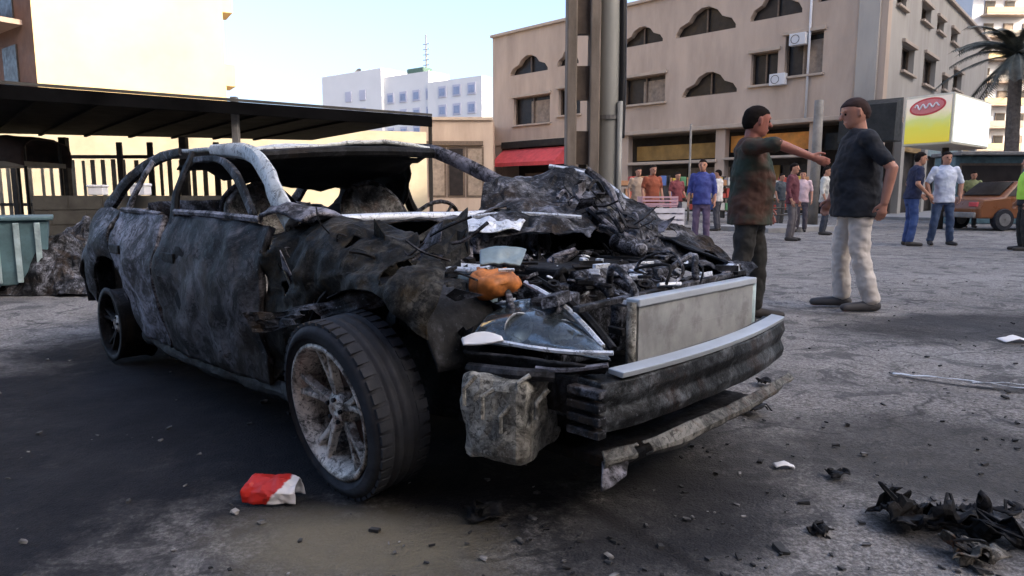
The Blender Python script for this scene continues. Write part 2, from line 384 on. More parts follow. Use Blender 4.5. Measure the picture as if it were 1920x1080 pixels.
bump(nt, b, mth(nt, 'ADD', mth(nt, 'MULTIPLY', vo.outputs['Distance'], .35), mth(nt, 'MULTIPLY', tex(nt, 14, 8, .75), 1.5)), .8, .016)
M['paving'] = plain('pale_paving', (.27, .265, .26), .85, var=.2, scale=1.5, dirt=.5, dirtc=(.12, .12, .12))

# ------------------------------------------------------------------ ground
def axis(lo, hi, a, bb, fine):
    xs = list(np.arange(a, bb, fine)); 
    x = bb; st = fine
    while x < hi: xs.append(x); st *= 1.35; x += st
    xs.append(hi); x = a; st = fine; pre = []
    while True:
        st *= 1.35; x -= st
        if x <= lo: break
        pre.append(x)
    return [lo] + pre[::-1] + xs
xs = axis(-900, 900, -4, 7, .09); ys = axis(-120, 1500, .4, 9, .09)
V = []; 
for y in ys:
    for x in xs:
        k = max(0, 1 - max(0, math.hypot(x - 1, y - 4) - 6) / 6)
        V.append((x, y, k * (noise.fractal(Vector((x * 1.3, y * 1.3, 0)), .9, 2, 5) * .008) - .004))
nx = len(xs); Fc = [(j * nx + i, j * nx + i + 1, (j + 1) * nx + i + 1, (j + 1) * nx + i) for j in range(len(ys) - 1) for i in range(nx - 1)]
mb = MB(); mb.v = V; mb.f = Fc
tag(mb.build('ground', M['ground'], smooth=True, fix=False), kind='structure')

# ------------------------------------------------------------------ beige corner building
UP = Vector((0, 0, 1))
A = at(925, 400, 50); A.z = 0; B = at(1640, 400, 32); B.z = 0
d = (B - A).normalized(); nrm = Vector((d.y, -d.x, 0)); 
if nrm.y > 0: nrm = -nrm
e = Vector((.67, .75, 0)).normalized(); nr = Vector((e.y, -e.x, 0)); Cc = B + e * 27
H = hit(925, 77, A, nrm).z
G0 = hit(1175, 247, A, nrm).z - .25
bld = empty('corner_building', (A + B) / 2)
tag(bld, 'beige corner building with arched and square windows above dark ground-floor shops', 'building')
org = (A + B) / 2
def L_(p): return Vector(p) - org                       # world -> building local
th = .5; back = -nrm * 12
def wallslab(name, a, b_, n, z0, z1, mat, parent):
    mb = MB(); a, b_ = Vector(a), Vector(b_)
    mb.prism([L_(a + UP * z0), L_(b_ + UP * z0), L_(b_ + UP * z1), L_(a + UP * z1)], -n * th)
    return mb.build(name, mat, parent)
HB = H + .2
wl1 = wallslab('front_wall', A, B, nrm, G0, HB, M['stucco'], bld)
wl2 = wallslab('side_wall', B + e * .51, Cc, nr, G0 + .3, HB + .05, M['stucco_grey'], bld)
def facade_rects(P0, n, dirv, items):
    out = []
    for it in items:
        x0, x1, y0, y1, kind = it
        a = hit(x0, (y0 + y1) / 2, P0, n); c = hit(x1, (y0 + y1) / 2, P0, n)
        m_ = (x0 + x1) / 2
        zt = hit(m_, y0, P0, n).z; zb = hit(m_, y1, P0, n).z
        a.z = c.z = 0; out.append((a, c, zb, zt, kind))
    return out
def arch(a, c, zb, zt):
    dv = c - a; pts = []
    prof = [(0, 0), (1, 0), (1, .14), (.93, .4), (.78, .55), (.70, .82), (.56, 1), (.44, 1), (.30, .82), (.22, .55), (.07, .4), (0, .14)]
    for u, v in prof: pts.append(a + dv * u + UP * (zb + (zt - zb) * v))
    return pts
front = facade_rects(A, nrm, d, [(957, 1027, 103, 137, 'a'), (1045, 1085, 92, 122, 'a'), (1166, 1243, 50, 84, 'a'), (1268, 1380, 13, 62, 'a'), (1408, 1505, -18, 32, 'a'), (1535, 1600, -55, -2, 'a'),
    (963, 1031, 180, 232, 'r'), (1047, 1088, 165, 215, 'r'), (1170, 1247, 143, 194, 'r'), (1280, 1382, 135, 178, 'a'), (1408, 1458, 98, 158, 'r'), (1472, 1543, 62, 140, 'r')])
side = facade_rects(B, nr, e, [(1682, 1700, -12, 14, 'r'), (1728, 1746, 10, 44, 'r'), (1757, 1770, 36, 62, 'r'), (1783, 1795, 58, 82, 'r'),
    (1690, 1714, 86, 138, 'r'), (1731, 1754, 106, 163, 'r'), (1766, 1778, 145, 170, 'r'), (1787, 1803, 135, 170, 'r')])
for wall, lst, n in ((wl1, front, nrm), (wl2, side, nr)):
    mbc = MB()
    for a, c, zb, zt, k in lst:
        pl = arch(a, c, zb, zt) if k == 'a' else [a + UP * zb, c + UP * zb, c + UP * zt, a + UP * zt]
        mbc.prism([L_(p + n * .3) for p in pl], -n * 1.2)
    cut(wall, mbc)
    for i, (a, c, zb, zt, k) in enumerate(lst):
        dv = (c - a).normalized(); wd = (c - a).length; rec = -n * .3
        mb = MB()                                         # frame with mullion
        t = .07
        for p, q in ((a, c),):
            mb.obox(L_((a + c) / 2 + rec + UP * (zb + t / 2 + .002)), dv * (wd / 2 - .002), n * .05, UP * t / 2)
            if k == 'r': mb.obox(L_((a + c) / 2 + rec + UP * (zt - t / 2 - .002)), dv * (wd / 2 - .002), n * .05, UP * t / 2)
            mb.obox(L_((a + c) / 2 + rec + UP * ((zb + zt) / 2)), dv * .04, n * .045, UP * ((zt - zb) / 2 - t - .01))
            if k == 'r':
                for sgn, pt in ((1, a), (-1, c)):
                    mb.obox(L_(pt + dv * sgn * (t / 2 + .002) + rec + UP * (zb + zt) / 2), dv * t / 2, n * .05, UP * ((zt - zb) / 2 - t - .004))
        wo_ = mb.build('window', M['frame'], bld)
        mb = MB(); mb.obox(L_((a + c) / 2 - n * .42 + UP * (zb + zt) / 2), dv * (wd / 2 + .2), n * .02, UP * ((zt - zb) / 2 + .15))
        mb.build('pane', M['win'], wo_)
        if k == 'r' and n is nrm and i in (6, 8, 11):
            mb = MB(); mb.obox(L_(a + dv * wd * .68 - n * .36 + UP * (zb + (zt - zb) * .44)), dv * wd * .27, n * .012, UP * ((zt - zb) * .4))
            mb.build('shutter', M['screen'], wo_)
        if k == 'r':
            mb = MB(); mb.obox(L_((a + c) / 2 + n * .06 + UP * (zb - .06)), dv * (wd / 2 + .1), n * .12, UP * .055); mb.build('sill', M['trim'], wo_, bevel=.01)
            mb = MB(); mb.obox(L_((a + c) / 2 + n * .05 + UP * (zt + .09)), dv * (wd / 2 + .12), n * .1, UP * .08); mb.build('lintel', M['trim'], wo_, bevel=.01)
# parapet cap, band, corner pilaster
mb = MB(); mb.obox(L_((A + B) / 2 - nrm * .2 + UP * (HB + .09)), d * ((B - A).length / 2 + .1), nrm * .38, UP * .09); mb.build('parapet_cap', M['trim'], bld, bevel=.02)
mb = MB(); mb.obox(L_((B + Cc) / 2 - nr * .2 + UP * (HB + .14)), e * 13.3, nr * .38, UP * .085); mb.build('parapet_cap', M['trim'], bld, bevel=.02)
mb = MB(); mb.obox(L_(B + (d * -.75) + nrm * .07 + UP * (HB + G0) / 2), d * .45, nrm * .08, UP * ((HB - G0) / 2 - .05)); mb.build('pilaster', M['stucco_grey'], bld, bevel=.02)
mb = MB(); mb.obox(L_((A + B) / 2 + nrm * .08 + UP * (G0 + .12)), d * ((B - A).length / 2 - 1.4), nrm * .09, UP * .1); mb.build('band', M['trim'], bld, bevel=.02)
mb = MB(); mb.prism([L_(A - nrm * .52 + UP * (HB - .4)), L_(B - nrm * .52 + e * .5 + UP * (HB - .4)), L_(Cc - nr * .6 + UP * (HB - .4)), L_(A - nrm * 20 + UP * (HB - .4))], UP * .2); mb.build('roof', M['trim'], bld)
mb = MB(); mb.prism([L_(A - nrm * .55 + UP * G0), L_(B - nrm * .52 + UP * G0), L_(B - nrm * 5 + UP * G0), L_(A - nrm * 5 + UP * G0)], UP * .25); mb.build('soffit', M['screen'], bld)
mb = MB(); mb.obox(L_(A - nrm * 10 + d * .26 + UP * H / 2), d * .25, nrm * 9.4, UP * (H / 2)); mb.build('end_wall', M['stucco'], bld)
# ground floor: recessed shopfronts, columns, sign bands
SH = A - nrm * 1.6
def along(px): 
    p = hit(px, 360, A, nrm); p.z = 0; return p
def shopbox(name, x0, x1, z0, z1, mat, depth=-1.2, t=.08, bevel=0.0, parent=bld):
    a, c = along(x0) + nrm * depth, along(x1) + nrm * depth
    mb = MB(); mb.obox(L_((a + c) / 2 + UP * (z0 + z1) / 2), d * (c - a).length / 2, nrm * t, UP * (z1 - z0) / 2)
    return mb.build(name, mat, parent, bevel=bevel)
shopbox('shop_wall', 930, 1640, .02, G0 - .01, M['shopdark'], -2.2, .1)
for px in (930, 1064, 1165, 1345, 1518, 1636):
    shopbox('column', px - 9, px + 9, .02, G0 - .003, M['stucco'], -.35, .24, .02)
shopbox('shop_sign', 1180, 1336, G0 - 1.45, G0 - .62, M['olive'], -.75, .06)
shopbox('shop_sign', 1356, 1508, G0 - 1.2, G0 - .35, M['orange'], -.7, .06)
shopbox('shop_sign', 1532, 1626, G0 - 1.3, G0 - .5, M['black'], -.7, .06)
shopbox('ledge', 1176, 1340, G0 - 1.72, G0 - 1.56, M['trim'], -.3, .35, .02)
shopbox('ledge', 1352, 1512, G0 - 1.62, G0 - 1.5, M['trim'], -.3, .35, .02)
for i, (x0, x1, mt_) in enumerate(((1185, 1255, 'win'), (1262, 1335, 'screen'), (1360, 1430, 'olive'), (1436, 1506, 'win'), (1540, 1620, 'win'), (950, 1000, 'screen'), (1004, 1050, 'win'))):
    s_ = shopbox('shop_window', x0, x1, .7, G0 - 1.9, M[mt_], -1.9, .05)
    shopbox('counter', x0 + 2, x1 - 2, .02, .68, M['lowwall'] if i % 2 else M['pale_brown'], -1.7, .2, .01)
# red awning
a, c = along(944), along(1062); zt = hit(1000, 278, A, nrm).z; zb = hit(1000, 312, A, nrm).z
mb = MB(); mb.prism([L_(a + nrm * .02 + UP * zt), L_(a + nrm * 1.2 + UP * (zb + .25)), L_(a + nrm * 1.2 + UP * zb), L_(a + nrm * .02 + UP * (zb + .1))], c - a)
mb.build('awning', M['red'], bld)
mb = MB(); mb.obox(L_((a + c) / 2 + nrm * .1 + UP * (zt + .3)), d * ((c - a).length / 2), nrm * .12, UP * .22); mb.build('awning_box', M['black'], bld, bevel=.02)
# dark shop canopy at the corner
a, c = hit(1588, 228, B + nrm * .6, nrm), hit(1692, 228, B + nrm * .6, nrm); zt = hit(1640, 187, B + nrm * .6, nrm).z; zb = hit(1640, 268, B + nrm * .6, nrm).z
a.z = c.z = 0
mb = MB(); mb.prism([L_(a + UP * zt), L_(a + nrm * .9 + UP * (zt - .3)), L_(a + nrm * 1.0 + UP * zb), L_(a + UP * zb)], c - a); mb.build('shop_canopy', M['black'], bld, bevel=.02)
mb = MB(); mb.obox(L_((B + Cc) / 2 - nr * .5 + UP * (G0 + .2) / 2), e * 13, nr * .2, UP * (G0 / 2 + .04)); mb.build('shop_wall', M['shopdark'], bld)
for t_ in (3, 8, 13, 18, 23):
    mb = MB(); mb.obox(L_(B + e * t_ + nr * .05 + UP * (G0 / 2)), e * .3, nr * .25, UP * (G0 / 2 - .02)); mb.build('column', M['stucco_grey'], bld, bevel=.02)
    mb = MB(); mb.obox(L_(B + e * (t_ + 2.4) + nr * .05 + UP * (G0 - .9)), e * 1.9, nr * .12, UP * .42); mb.build('shop_sign', M['teal'] if t_ in (8, 13) else M['olive'], bld)
# air conditioners on the facade, drain pipe
for px, py in ((1500, 75), (1462, 150), (1120, 130)):
    p = hit(px, py, A, nrm); mb = MB(); mb.obox(L_(p + nrm * .18), d * .4, nrm * .16, UP * .28); ac = mb.build('air_conditioner', M['white_bldg'], bld, bevel=.03)
    mb = MB(); mb.tube([L_(p + nrm * .345 - d * .1 + (d * math.cos(k) + UP * math.sin(k)) * .2) for k in np.linspace(0, 6.2, 14)], .015, 5); mb.build('fan_guard', M['darksteel'], ac)
p = hit(1518, 100, A, nrm); mb = MB(); mb.tube([L_(Vector((p.x, p.y, G0 + .1)) + nrm * .1), L_(Vector((p.x, p.y, HB)) + nrm * .1)], .06, 8); mb.build('drain_pipe', M['white_bldg'], bld, smooth=True)

# low annex left of the building
an = empty('low_annex', at(868, 390, 44)); an.location.z = 0
tag(an, 'low tan annex with dark eaves between the carport and the corner building', 'building')
o_ = an.location.copy(); zt = at(868, 226, 44).z
xa, xb = at(790, 390, 44).x - o_.x, at(927, 390, 47).x - o_.x
mb = MB(); mb.box((xa, 0, 0), (xb, 6, zt)); wl_ = mb.build('wall', M['stucco'], an)
z1 = at(868, 265, 44).z; z2 = at(868, 312, 44).z
mb = MB(); mb.box((xa + .3, -.25, z1 - .25), (xb - .6, .02, z1)); mb.build('eave', M['frame'], an)
for k in range(3):
    x0 = xa + .5 + k * (xb - xa - 1) / 3
    mb = MB(); mb.box((x0, -.06, .9), (x0 + 1.1, -.003, z1 - .35)); s_ = mb.build('window', M['frame'], an)
    mb = MB(); mb.box((x0 + .12, -.09, 1.0), (x0 + .98, -.063, z1 - .45)); mb.build('pane', M['screen'] if k != 1 else M['win'], s_)
mb = MB(); mb.box((xa - .1, -.15, zt + .004), (xb - .004, 6.1, zt + .2)); mb.build('roof_slab', M['trim'], an, bevel=.02)

# far white block
fw = empty('white_block', at(750, 380, 110)); fw.location.z = 0; o_ = fw.location.copy(); fw.rotation_euler.z = R(-37)
tag(fw, 'distant white apartment block with haze-tinted lilac upper windows and rooftop tank', 'building')
X = lambda px: (at(px, 300, 110).x - o_.x) * 1.3
Z = lambda py: at(750, py, 110).z
mb = MB(); mb.box((X(580), 0, 0), (X(715), 6, Z(122))); mb.build('tower', M['white_bldg'], fw, bevel=.05)
mb = MB(); mb.box((X(715) + .01, .5, 0), (X(805), 5, Z(140))); mb.build('mid_block', M['white_bldg'], fw)
mb = MB(); mb.box((X(805) + .01, .2, 0), (X(902), 2.4, Z(162))); mb.build('end_block', M['white_bldg'], fw)
for k, px in enumerate(range(722, 900, 26)):
    for r_, py in enumerate((172, 205, 238)):
        ln = .5 if px < 805 else .2
        mb = MB(); mb.box((X(px), ln - .12, Z(py + 20)), (X(px + 14), ln - .004, Z(py))); s_ = mb.build('window', M['lilac'], fw)
        mb = MB(); mb.box((X(px + 2), ln - .15, Z(py + 17)), (X(px + 12), ln - .123, Z(py + 4))); mb.build('pane', M['win_blue'], s_)
for px in (636, 668):
    for py in (160, 195):
        mb = MB(); mb.box((X(px), -.12, Z(py + 20)), (X(px + 13), -.004, Z(py))); mb.build('window', M['lilac'], fw)
mb = MB(); mb.box((X(748), 2, Z(140) + .01), (X(782), 4, Z(126))); mb.build('roof_tank', plain('green_tank', (.06, .11, .09), .7), fw, bevel=.2)
mb = MB(); mb.tube([(X(770), 4, Z(126)), (X(770), 4, Z(60))], .12, 6); 
for k in range(5): mb.tube([(X(764), 4, Z(78 + 10 * k)), (X(776), 4, Z(78 + 10 * k))], .06, 4)
mb.build('antenna_mast', M['steel'], fw)
mb = MB(); mb.tube([(X(625), 4, Z(122)), (X(625), 4, Z(116))], .2, 6); mb.lathe([(0.01, 0), (.6, .1), (.9, .5), (.85, .5), (.5, .2), (.01, .1)], Matrix.Translation((X(625), 4, Z(116))) @ Matrix.Rotation(R(60), 4, 'X'), 12); mb.build('dish', M['steel'], fw)

# left cream building
C0 = at(90, 380, 26); C0.z = 0; C1 = at(436, 380, 29.5); C1.z = 0; C2 = C0 + Vector((-.8, .6, 0)) * 9
cb = empty('cream_tower', C0); tag(cb, 'tall cream building with blank sunlit wall and brown balconied side', 'building')
dc = (C1 - C0).normalized(); ncb = Vector((dc.y, -dc.x, 0)); db = Vector((-.8, .6, 0)); nb = Vector((-.6, -.8, 0)); TH = 22
def pr(poly, z0, z1, name, mt_, par=cb):
    mb = MB(); mb.prism([Vector(p) - C0 + UP * z0 for p in poly], UP * (z1 - z0)); return mb.build(name, mt_, par)
pr([C0, C1, C1 - ncb * 10, C0 - ncb * 10 ], 0, TH, 'wall', M['cream'])
pr([C0 - dc * .004 + nb * .0, C0 + db * 9, C0 + db * 9 - nb * .4, C0 - nb * .4 - dc * .3], 0, TH, 'side_wall', M['brown'])
for k in range(7):
    z = 1.2 + k * 3.0
    pr([C0 + db * .9, C0 + db * 8.5, C0 + db * 8.5 + nb * 1.0, C0 + db * .9 + nb * 1.0], z, z + .18, 'balcony', M['pale_brown'])
    bl = pr([C0 + db * .9 + nb * .93, C0 + db * 8.5 + nb * .93, C0 + db * 8.5 + nb * 1.0, C0 + db * .9 + nb * 1.0], z + .2, z + 1.1, 'balcony_wall', M['pale_brown'])
    for u in (1.6, 4.0, 6.4):
        pr([C0 + db * u + nb * .004, C0 + db * (u + 1.4) + nb * .004, C0 + db * (u + 1.4) + nb * .06, C0 + db * u + nb * .06], z + .3, z + 2.4, 'window', M['win'])
for k in range(7):
    z = 2.6 + k * 3.0
    pr([C1 - dc * .02 - ncb * .8, C1 + dc * .55 - ncb * .8, C1 + dc * .55 - ncb * 2.2, C1 - dc * .02 - ncb * 2.2], z, z + .9, 'balcony', M['cream'])
pr([C0 - ncb * .0 - dc * .1, C1 + dc * .1, C1 + dc * .1 - ncb * 10.1, C0 - ncb * 10.1 - dc * .1], TH + .01, TH + .4, 'roof_slab', M['trim'])

# far right block
rb = empty('far_block', at(1880, 380, 85)); rb.location.z = 0; o_ = rb.location.copy()
tag(rb, 'distant pale block with balconies behind the palm at the right edge', 'building')
X = lambda px: at(px, 300, 85).x - o_.x
Z = lambda py: at(1880, py, 85).z
mb = MB(); mb.box((X(1800), 0, 0), (X(2010), 14, Z(-60))); mb.build('wall', M['white_bldg'], rb)
for r_ in range(8):
    for k in range(4):
        px = 1822 + k * 36; py = -40 + r_ * 42
        mb = MB(); mb.box((X(px), -.1, Z(py + 26)), (X(px + 18), -.004, Z(py))); s_ = mb.build('window', M['frame'], rb)
        mb = MB(); mb.box((X(px + 2), -.13, Z(py + 24)), (X(px + 16), -.103, Z(py + 2))); mb.build('pane', M['win'] if (r_ + k) % 3 else M['screen'], s_)
    mb = MB(); mb.box((X(1815), -1.2, Z(py + 30)), (X(1900), -.005, Z(py + 27))); mb.build('balcony', M['stucco'], rb)
    mb = MB(); mb.box((X(1815), -1.2, Z(py + 26.5)), (X(1900), -1.1, Z(py + 16))); mb.build('balcony_wall', M['cream'] if r_ % 2 else M['stucco_grey'], rb)

# unseen row added on the sun side to keep the street in shade
rw = empty('sun_blocker_row', (38.2, -23.8, 0), math.atan2(.85, .53)); tag(rw, 'unseen tan building row added on the sun side to shade the street', 'building')
mb = MB(); mb.box((-26, -12, 0), (26, 0, 32)); mb.build('wall', M['stucco'], rw)
mb = MB(); mb.box((26.01, -14, 0), (90, -.3, 43)); mb.build('tall_wall', M['stucco_grey'], rw)
mb = MB(); mb.box((-26.2, -12.2, 32.01), (26, .25, 32.3)); mb.build('roof_slab', M['trim'], rw)
for k in range(24):
    for z in (1.0, 4.6, 8.0, 11.3):
        mb = MB(); mb.box((-24 + k * 4, .004 if k < 12 else -.296, z), (-22.2 + k * 4, .07 if k < 12 else -.23, z + 1.9)); mb.build('window', M['win'], rw)

rbk = empty('rear_light_blocker', (-8, -12, 0)); tag(rbk, 'unseen brown block added behind the camera to dim surfaces facing it', 'building')  # unseen block, added to cut the light on camera-facing surfaces
mb = MB(); mb.box((-26, -10, 0), (15, 0, 18)); mb.build('wall', M['brown'], rbk)
for k in range(9):
    for z in (1.0, 4.6, 8.0, 11.3, 14.6):
        mb = MB(); mb.box((-24 + k * 4, .004, z), (-22.2 + k * 4, .07, z + 1.9)); mb.build('window', M['win'], rbk)
mb = MB(); mb.box((-26.2, -10.2, 18.01), (15.2, .25, 18.3)); mb.build('roof_slab', M['trim'], rbk)
# pavement in front of the corner building
pv = MB(); K0 = A + nrm * 4 ; K1 = B + (nrm + nr) * 3.2; K2 = Cc + nr * 4
pv.prism([A + nrm * 4 - UP * .05, K1 - UP * .05, K2 - UP * .05, Cc - UP * .05, B - UP * .05, A - UP * .05], UP * .17)
tag(pv.build('pavement', M['paving'], bevel=.015), kind='structure')

# ------------------------------------------------------------------ carport canopy
ZC = 2.5
def roofpt(px, py, z):
    dd = ray(px, py); return Vector((0, 0, CAM_H)) + dd * ((z - CAM_H) / dd.z)
n1, n2 = roofpt(-200, 150, ZC), roofpt(810, 223, ZC); f1, f2 = roofpt(-200, 246, ZC), roofpt(585, 263, ZC)
ca = empty('carport', (n2.x, n2.y, 0)); tag(ca, 'black flat-roofed carport canopy behind the burnt car', 'carport')
co = Vector((n2.x, n2.y, 0))
mb = MB(); mb.prism([p - co for p in (n1, n2, f2, f1)], UP * .05); mb.build('roof_sheet', M['blackroof'], ca)
mb = MB(); mb.bar(n1 - co + UP * .075 - Vector((0, .03, 0)), n2 - co + UP * .075 - Vector((0, .03, 0)), .03, .045); mb.build('gutter', M['roofedge'], ca)
mb = MB(); mb.bar(n1 - co + UP * -.06 - Vector((0, .03, 0)), n2 - co + UP * -.06 - Vector((0, .03, 0)), .04, .2); mb.build('fascia', M['blackroof'], ca, bevel=.005)
for k in range(1, 9):
    t = k / 9.5; a = n1.lerp(n2, t); c = f1.lerp(f2, t)
    mb = MB(); mb.bar(a - co - UP * .022, c - co - UP * .022, .07, .04); mb.build('rafter', M['blackroof'], ca)
for (px, py, wd, mt_) in ((808, 224, .07, 'darksteel'),):
    p = n2 + Vector((-.05, .1, 0)); mb = MB(); mb.bar((p.x - co.x, p.y - co.y, 0), (p.x - co.x, p.y - co.y, ZC - .005), wd, wd, up=(0, 1, 0)); mb.build('post', M[mt_], ca)
p = roofpt(445, 176, ZC + .12); pf = n1.lerp(n2, .63)
pp = at(445, 300, pf.y - .22)
mb = MB(); mb.bar((pp.x - co.x, pp.y - co.y, 0), (pp.x - co.x, pp.y - co.y, ZC + .16), .11, .11, up=(0, 1, 0)); mb.build('post', M['steel'], ca, bevel=.01)
for px in (122, 346):
    q = at(px, 300, 17.0); mb = MB(); mb.bar((q.x - co.x, q.y - co.y, 0), (q.x - co.x, q.y - co.y, ZC - .13), .17, .17, up=(0, 1, 0)); mb.build('post', M['darksteel'], ca, bevel=.01)

# ------------------------------------------------------------------ yard wall and fence beyond the carport
yw = MB(); a, c = at(-150, 300, 21.5), at(800, 300, 26); a.z = c.z = 0
nv = Vector(((c - a).y, -(c - a).x, 0)).normalized()
yw.prism([a, c, c + UP * 3.3, a + UP * 3.3], -nv * .25)
tag(yw.build('yard_wall', plain('dull_cream_render', (.4, .345, .25), .9, var=.2, scale=.8, bmp=.2, dirt=.4, dirtc=(.25, .21, .16))), 'sunlit cream yard wall seen under the carport roof', 'wall')
M['barp'] = plain('brown_fence_bar', (.4, .34, .25), .8, var=.3, scale=3, dirt=.4)
fe = empty('bar_fence', at(240, 380, 18.3)); fe.location.z = 0; fo = fe.location.copy()
tag(fe, 'fence of thin upright bars and dark posts under the carport', 'fence')
X = lambda px: at(px, 330, 18.3).x - fo.x
zr = at(240, 294, 18.3).z; zl = at(240, 372, 18.3).z
mb = MB(); mb.box((X(-60), -.03, zr - .045), (X(470), .03, zr + .045)); mb.build('rail', M['darksteel'], fe)
mb = MB(); mb.box((X(-60), -.03, zl - .2), (X(470), .03, zl - .12)); mb.build('rail', M['darksteel'], fe)
for px in (30, 230, 287, 410):
    mb = MB(); mb.box((X(px) - .07, -.1, 0), (X(px) + .07, -.032, ZC - .15)); mb.build('post', M['darksteel'], fe, bevel=.01)
px = -60
while px < 468:
    wd = 5 + random.random() * 4
    mb = MB(); j = random.uniform(-.03, .03); mb.box((X(px), .035, .25 + j), (X(px + wd), .06, zr - .07 + j)); mb.build('bar', M['barp'], fe)
    px += wd + 9 + random.random() * 9
# dark stored load under the canopy at far left
sl_ = empty('tarpaulin_load', at(45, 360, 15.8)); sl_.location.z = 0
tag(sl_, 'dark brown covered load stacked under the left end of the carport', 'load')
zt = at(45, 256, 15.8).z; zb = at(45, 305, 15.8).z
rows = []
for j, yy in enumerate((-.5, -.4, .4, .5)):
    rows.append([(x_, yy * 1.6, (zt - .06 if abs(yy) < .45 else zb) - (.1 if k in (0, 5) else 0)) for k, x_ in enumerate(np.linspace(-1.6, .62, 6))])
sheet('tarpaulin', rows, plain('brown_tarpaulin', (.07, .045, .036), .8, var=.4, scale=3), sl_, n=(14, 22), amp=.05, freq=2, thick=.02, seed=3)
mb = MB()
for x_ in (-1.4, -.5, .5):
    for y_ in (-.6, .6): mb.tube([(x_, y_, 0), (x_, y_, zt - .12)], .035, 6)
mb.build('rack', M['darksteel'], sl_)
mb = MB(); mb.box((-1.5, -.7, zb - .1), (.55, .7, zb)); mb.build('shelf', M['board'], sl_)

# ------------------------------------------------------------------ skip bin, low wall, foam boxes
db_ = empty('skip_bin', gnd(20, 548), R(33)); tag(db_, 'low teal metal skip bin with upright ribs at the left edge', 'bin')
zt = at(20, 405, db_.location.y).z; W2 = .38
mb = MB(); mb.loft([[(-.75, -.3, .1), (W2 - .05, -.3, .1), (W2 - .05, .4, .1), (-.75, .4, .1)], [(-.8, -.36, zt - .04), (W2, -.36, zt - .04), (W2, .46, zt - .04), (-.8, .46, zt - .04)]])
mb.build('body', M['teal'], db_, bevel=.015)
mb = MB(); mb.box((-.84, -.4, zt - .038), (W2 + .04, .5, zt)); mb.build('lid', M['teal'], db_, bevel=.01)
for k in range(7):
    x_ = W2 - .1 - k * .17
    mb = MB(); mb.bar((x_, -.345, .13), (x_, -.395, zt - .06), .05, .04, up=(0, 1, 0)); mb.build('rib', M['teal_light'], db_, bevel=.006)
for x_ in (-.6, W2 - .15):
    mb = MB(); mb.lathe([(.02, -.03), (.09, -.03), (.09, .03), (.02, .03)], Matrix.Translation((x_, -.2, .088)) @ Matrix.Rotation(R(90), 4, 'X'), 14); mb.build('wheel', M['rubber'], db_)
lw = MB(); a, c = at(62, 400, 9.2), at(520, 400, 10.6); a.z = c.z = 0; zt = at(120, 366, 9.5).z
nv = Vector((-(c - a).y, (c - a).x, 0)).normalized()
lwo = empty('low_wall', a); tag(lwo, 'low soot-stained block wall behind the rear of the burnt car', 'wall')
L = (c - a).length; dv = (c - a).normalized()
for r_ in range(5):
    hh = zt / 5; k = 0; u = -.2 if r_ % 2 else 0
    while u < L:
        u0, u1 = max(0, u), min(L, u + .4)
        if u1 - u0 > .05:
            mb = MB(); jj = random.uniform(-.006, .006)
            mb.obox(dv * (u0 + u1) / 2 + nv * (.1 + jj) + UP * (r_ + .5) * hh, dv * ((u1 - u0) / 2 - .006), nv * .1, UP * (hh / 2 - .006)); mb.build('block', M['lowwall'], lwo)
        u += .4
mb = MB(); mb.obox(dv * L / 2 + nv * .1 + UP * zt / 2, dv * (L / 2 - .01), nv * .088, UP * (zt / 2 - .01)); mb.build('mortar', M['darksteel'], lwo)
def foam(px, py, w_, h_, lab, rz):
    Y = 9.62; p = at(px, py, Y); o = empty('foam_box', (p.x, p.y, zt), rz); tag(o, lab, 'box', 'white foam boxes on the low wall')
    mb = MB(); mb.box((-w_ / 2, -.08, .002), (w_ / 2, .08, h_ * .75)); mb.build('box', M['whitebox'], o, bevel=.012)
    mb = MB(); mb.box((-w_ / 2 - .01, -.09, h_ * .75 + .002), (w_ / 2 + .01, .09, h_)); mb.build('lid', M['whitebox'], o, bevel=.012)
zt_save = zt
for px, py, w_, h_, lab, sd in ((120, 545, 1.0, .62, 'dark heap of burnt sheeting between the bin and the wreck', 5), (165, 520, .7, .75, 'sooty crumpled heap just behind the tail of the wreck', 6)):
    p = gnd(px, py); o = empty('burnt_heap', (p.x, p.y, 0)); tag(o, lab, 'heap'); rn = random.Random(sd)
    rows = [[((j / 5 - .5) * w_, (i / 4 - .5) * .8, .01 + h_ * math.sin(math.pi * i / 4) * math.sin(math.pi * (j + .4) / 5.8) * rn.uniform(.7, 1.1)) for j in range(6)] for i in range(5)]
    sheet('sheeting', rows, M['burnt'], o, n=(26, 30), amp=.05, freq=4, thick=.008, seed=sd, ridge=.08, facet=True)
foam(186, 385, .2, .14, 'small white box on the low wall left of the burnt car', .06)
foam(266, 390, .22, .16, 'white box on the low wall seen through the rear side window', -.1)

# ------------------------------------------------------------------ two poles behind the bonnet
q = at(1089, 360, 7.0); up_ = empty('utility_pole', (q.x, q.y, 0)); tag(up_, 'weathered brown concrete utility pole with recessed face behind the bonnet', 'pole')
hw = 31 * 7 / 1300
for sgn in (-1, 1):
    mb = MB(); mb.loft([[(sgn * (hw - .055) - .05, -.13, z), (sgn * (hw - .055) + .05, -.13, z), (sgn * (hw - .055) + .05, .13, z), (sgn * (hw - .055) - .05, .13, z)] for z in (0, 4, 9)])
    mb.build('flange', M['polec'], up_, bevel=.015)
z = .05
while z < 8.9:
    mb = MB(); mb.box((-(hw - .107), -.04, z), (hw - .107, .04, z + .32)); mb.build('web', M['frame'], up_)
    z += .62
q2 = at(1138, 360, 7.1); gp = empty('street_pole', (q2.x, q2.y, 0)); tag(gp, 'round pale grey steel street pole with black cable up its side', 'pole')
mb = MB(); mb.tube([(0, 0, 0), (0, 0, 1), (0, 0, 5), (0, 0, 9)], [.115, .11, .1, .085], 20); mb.build('shaft', M['poleg'], gp, smooth=True)
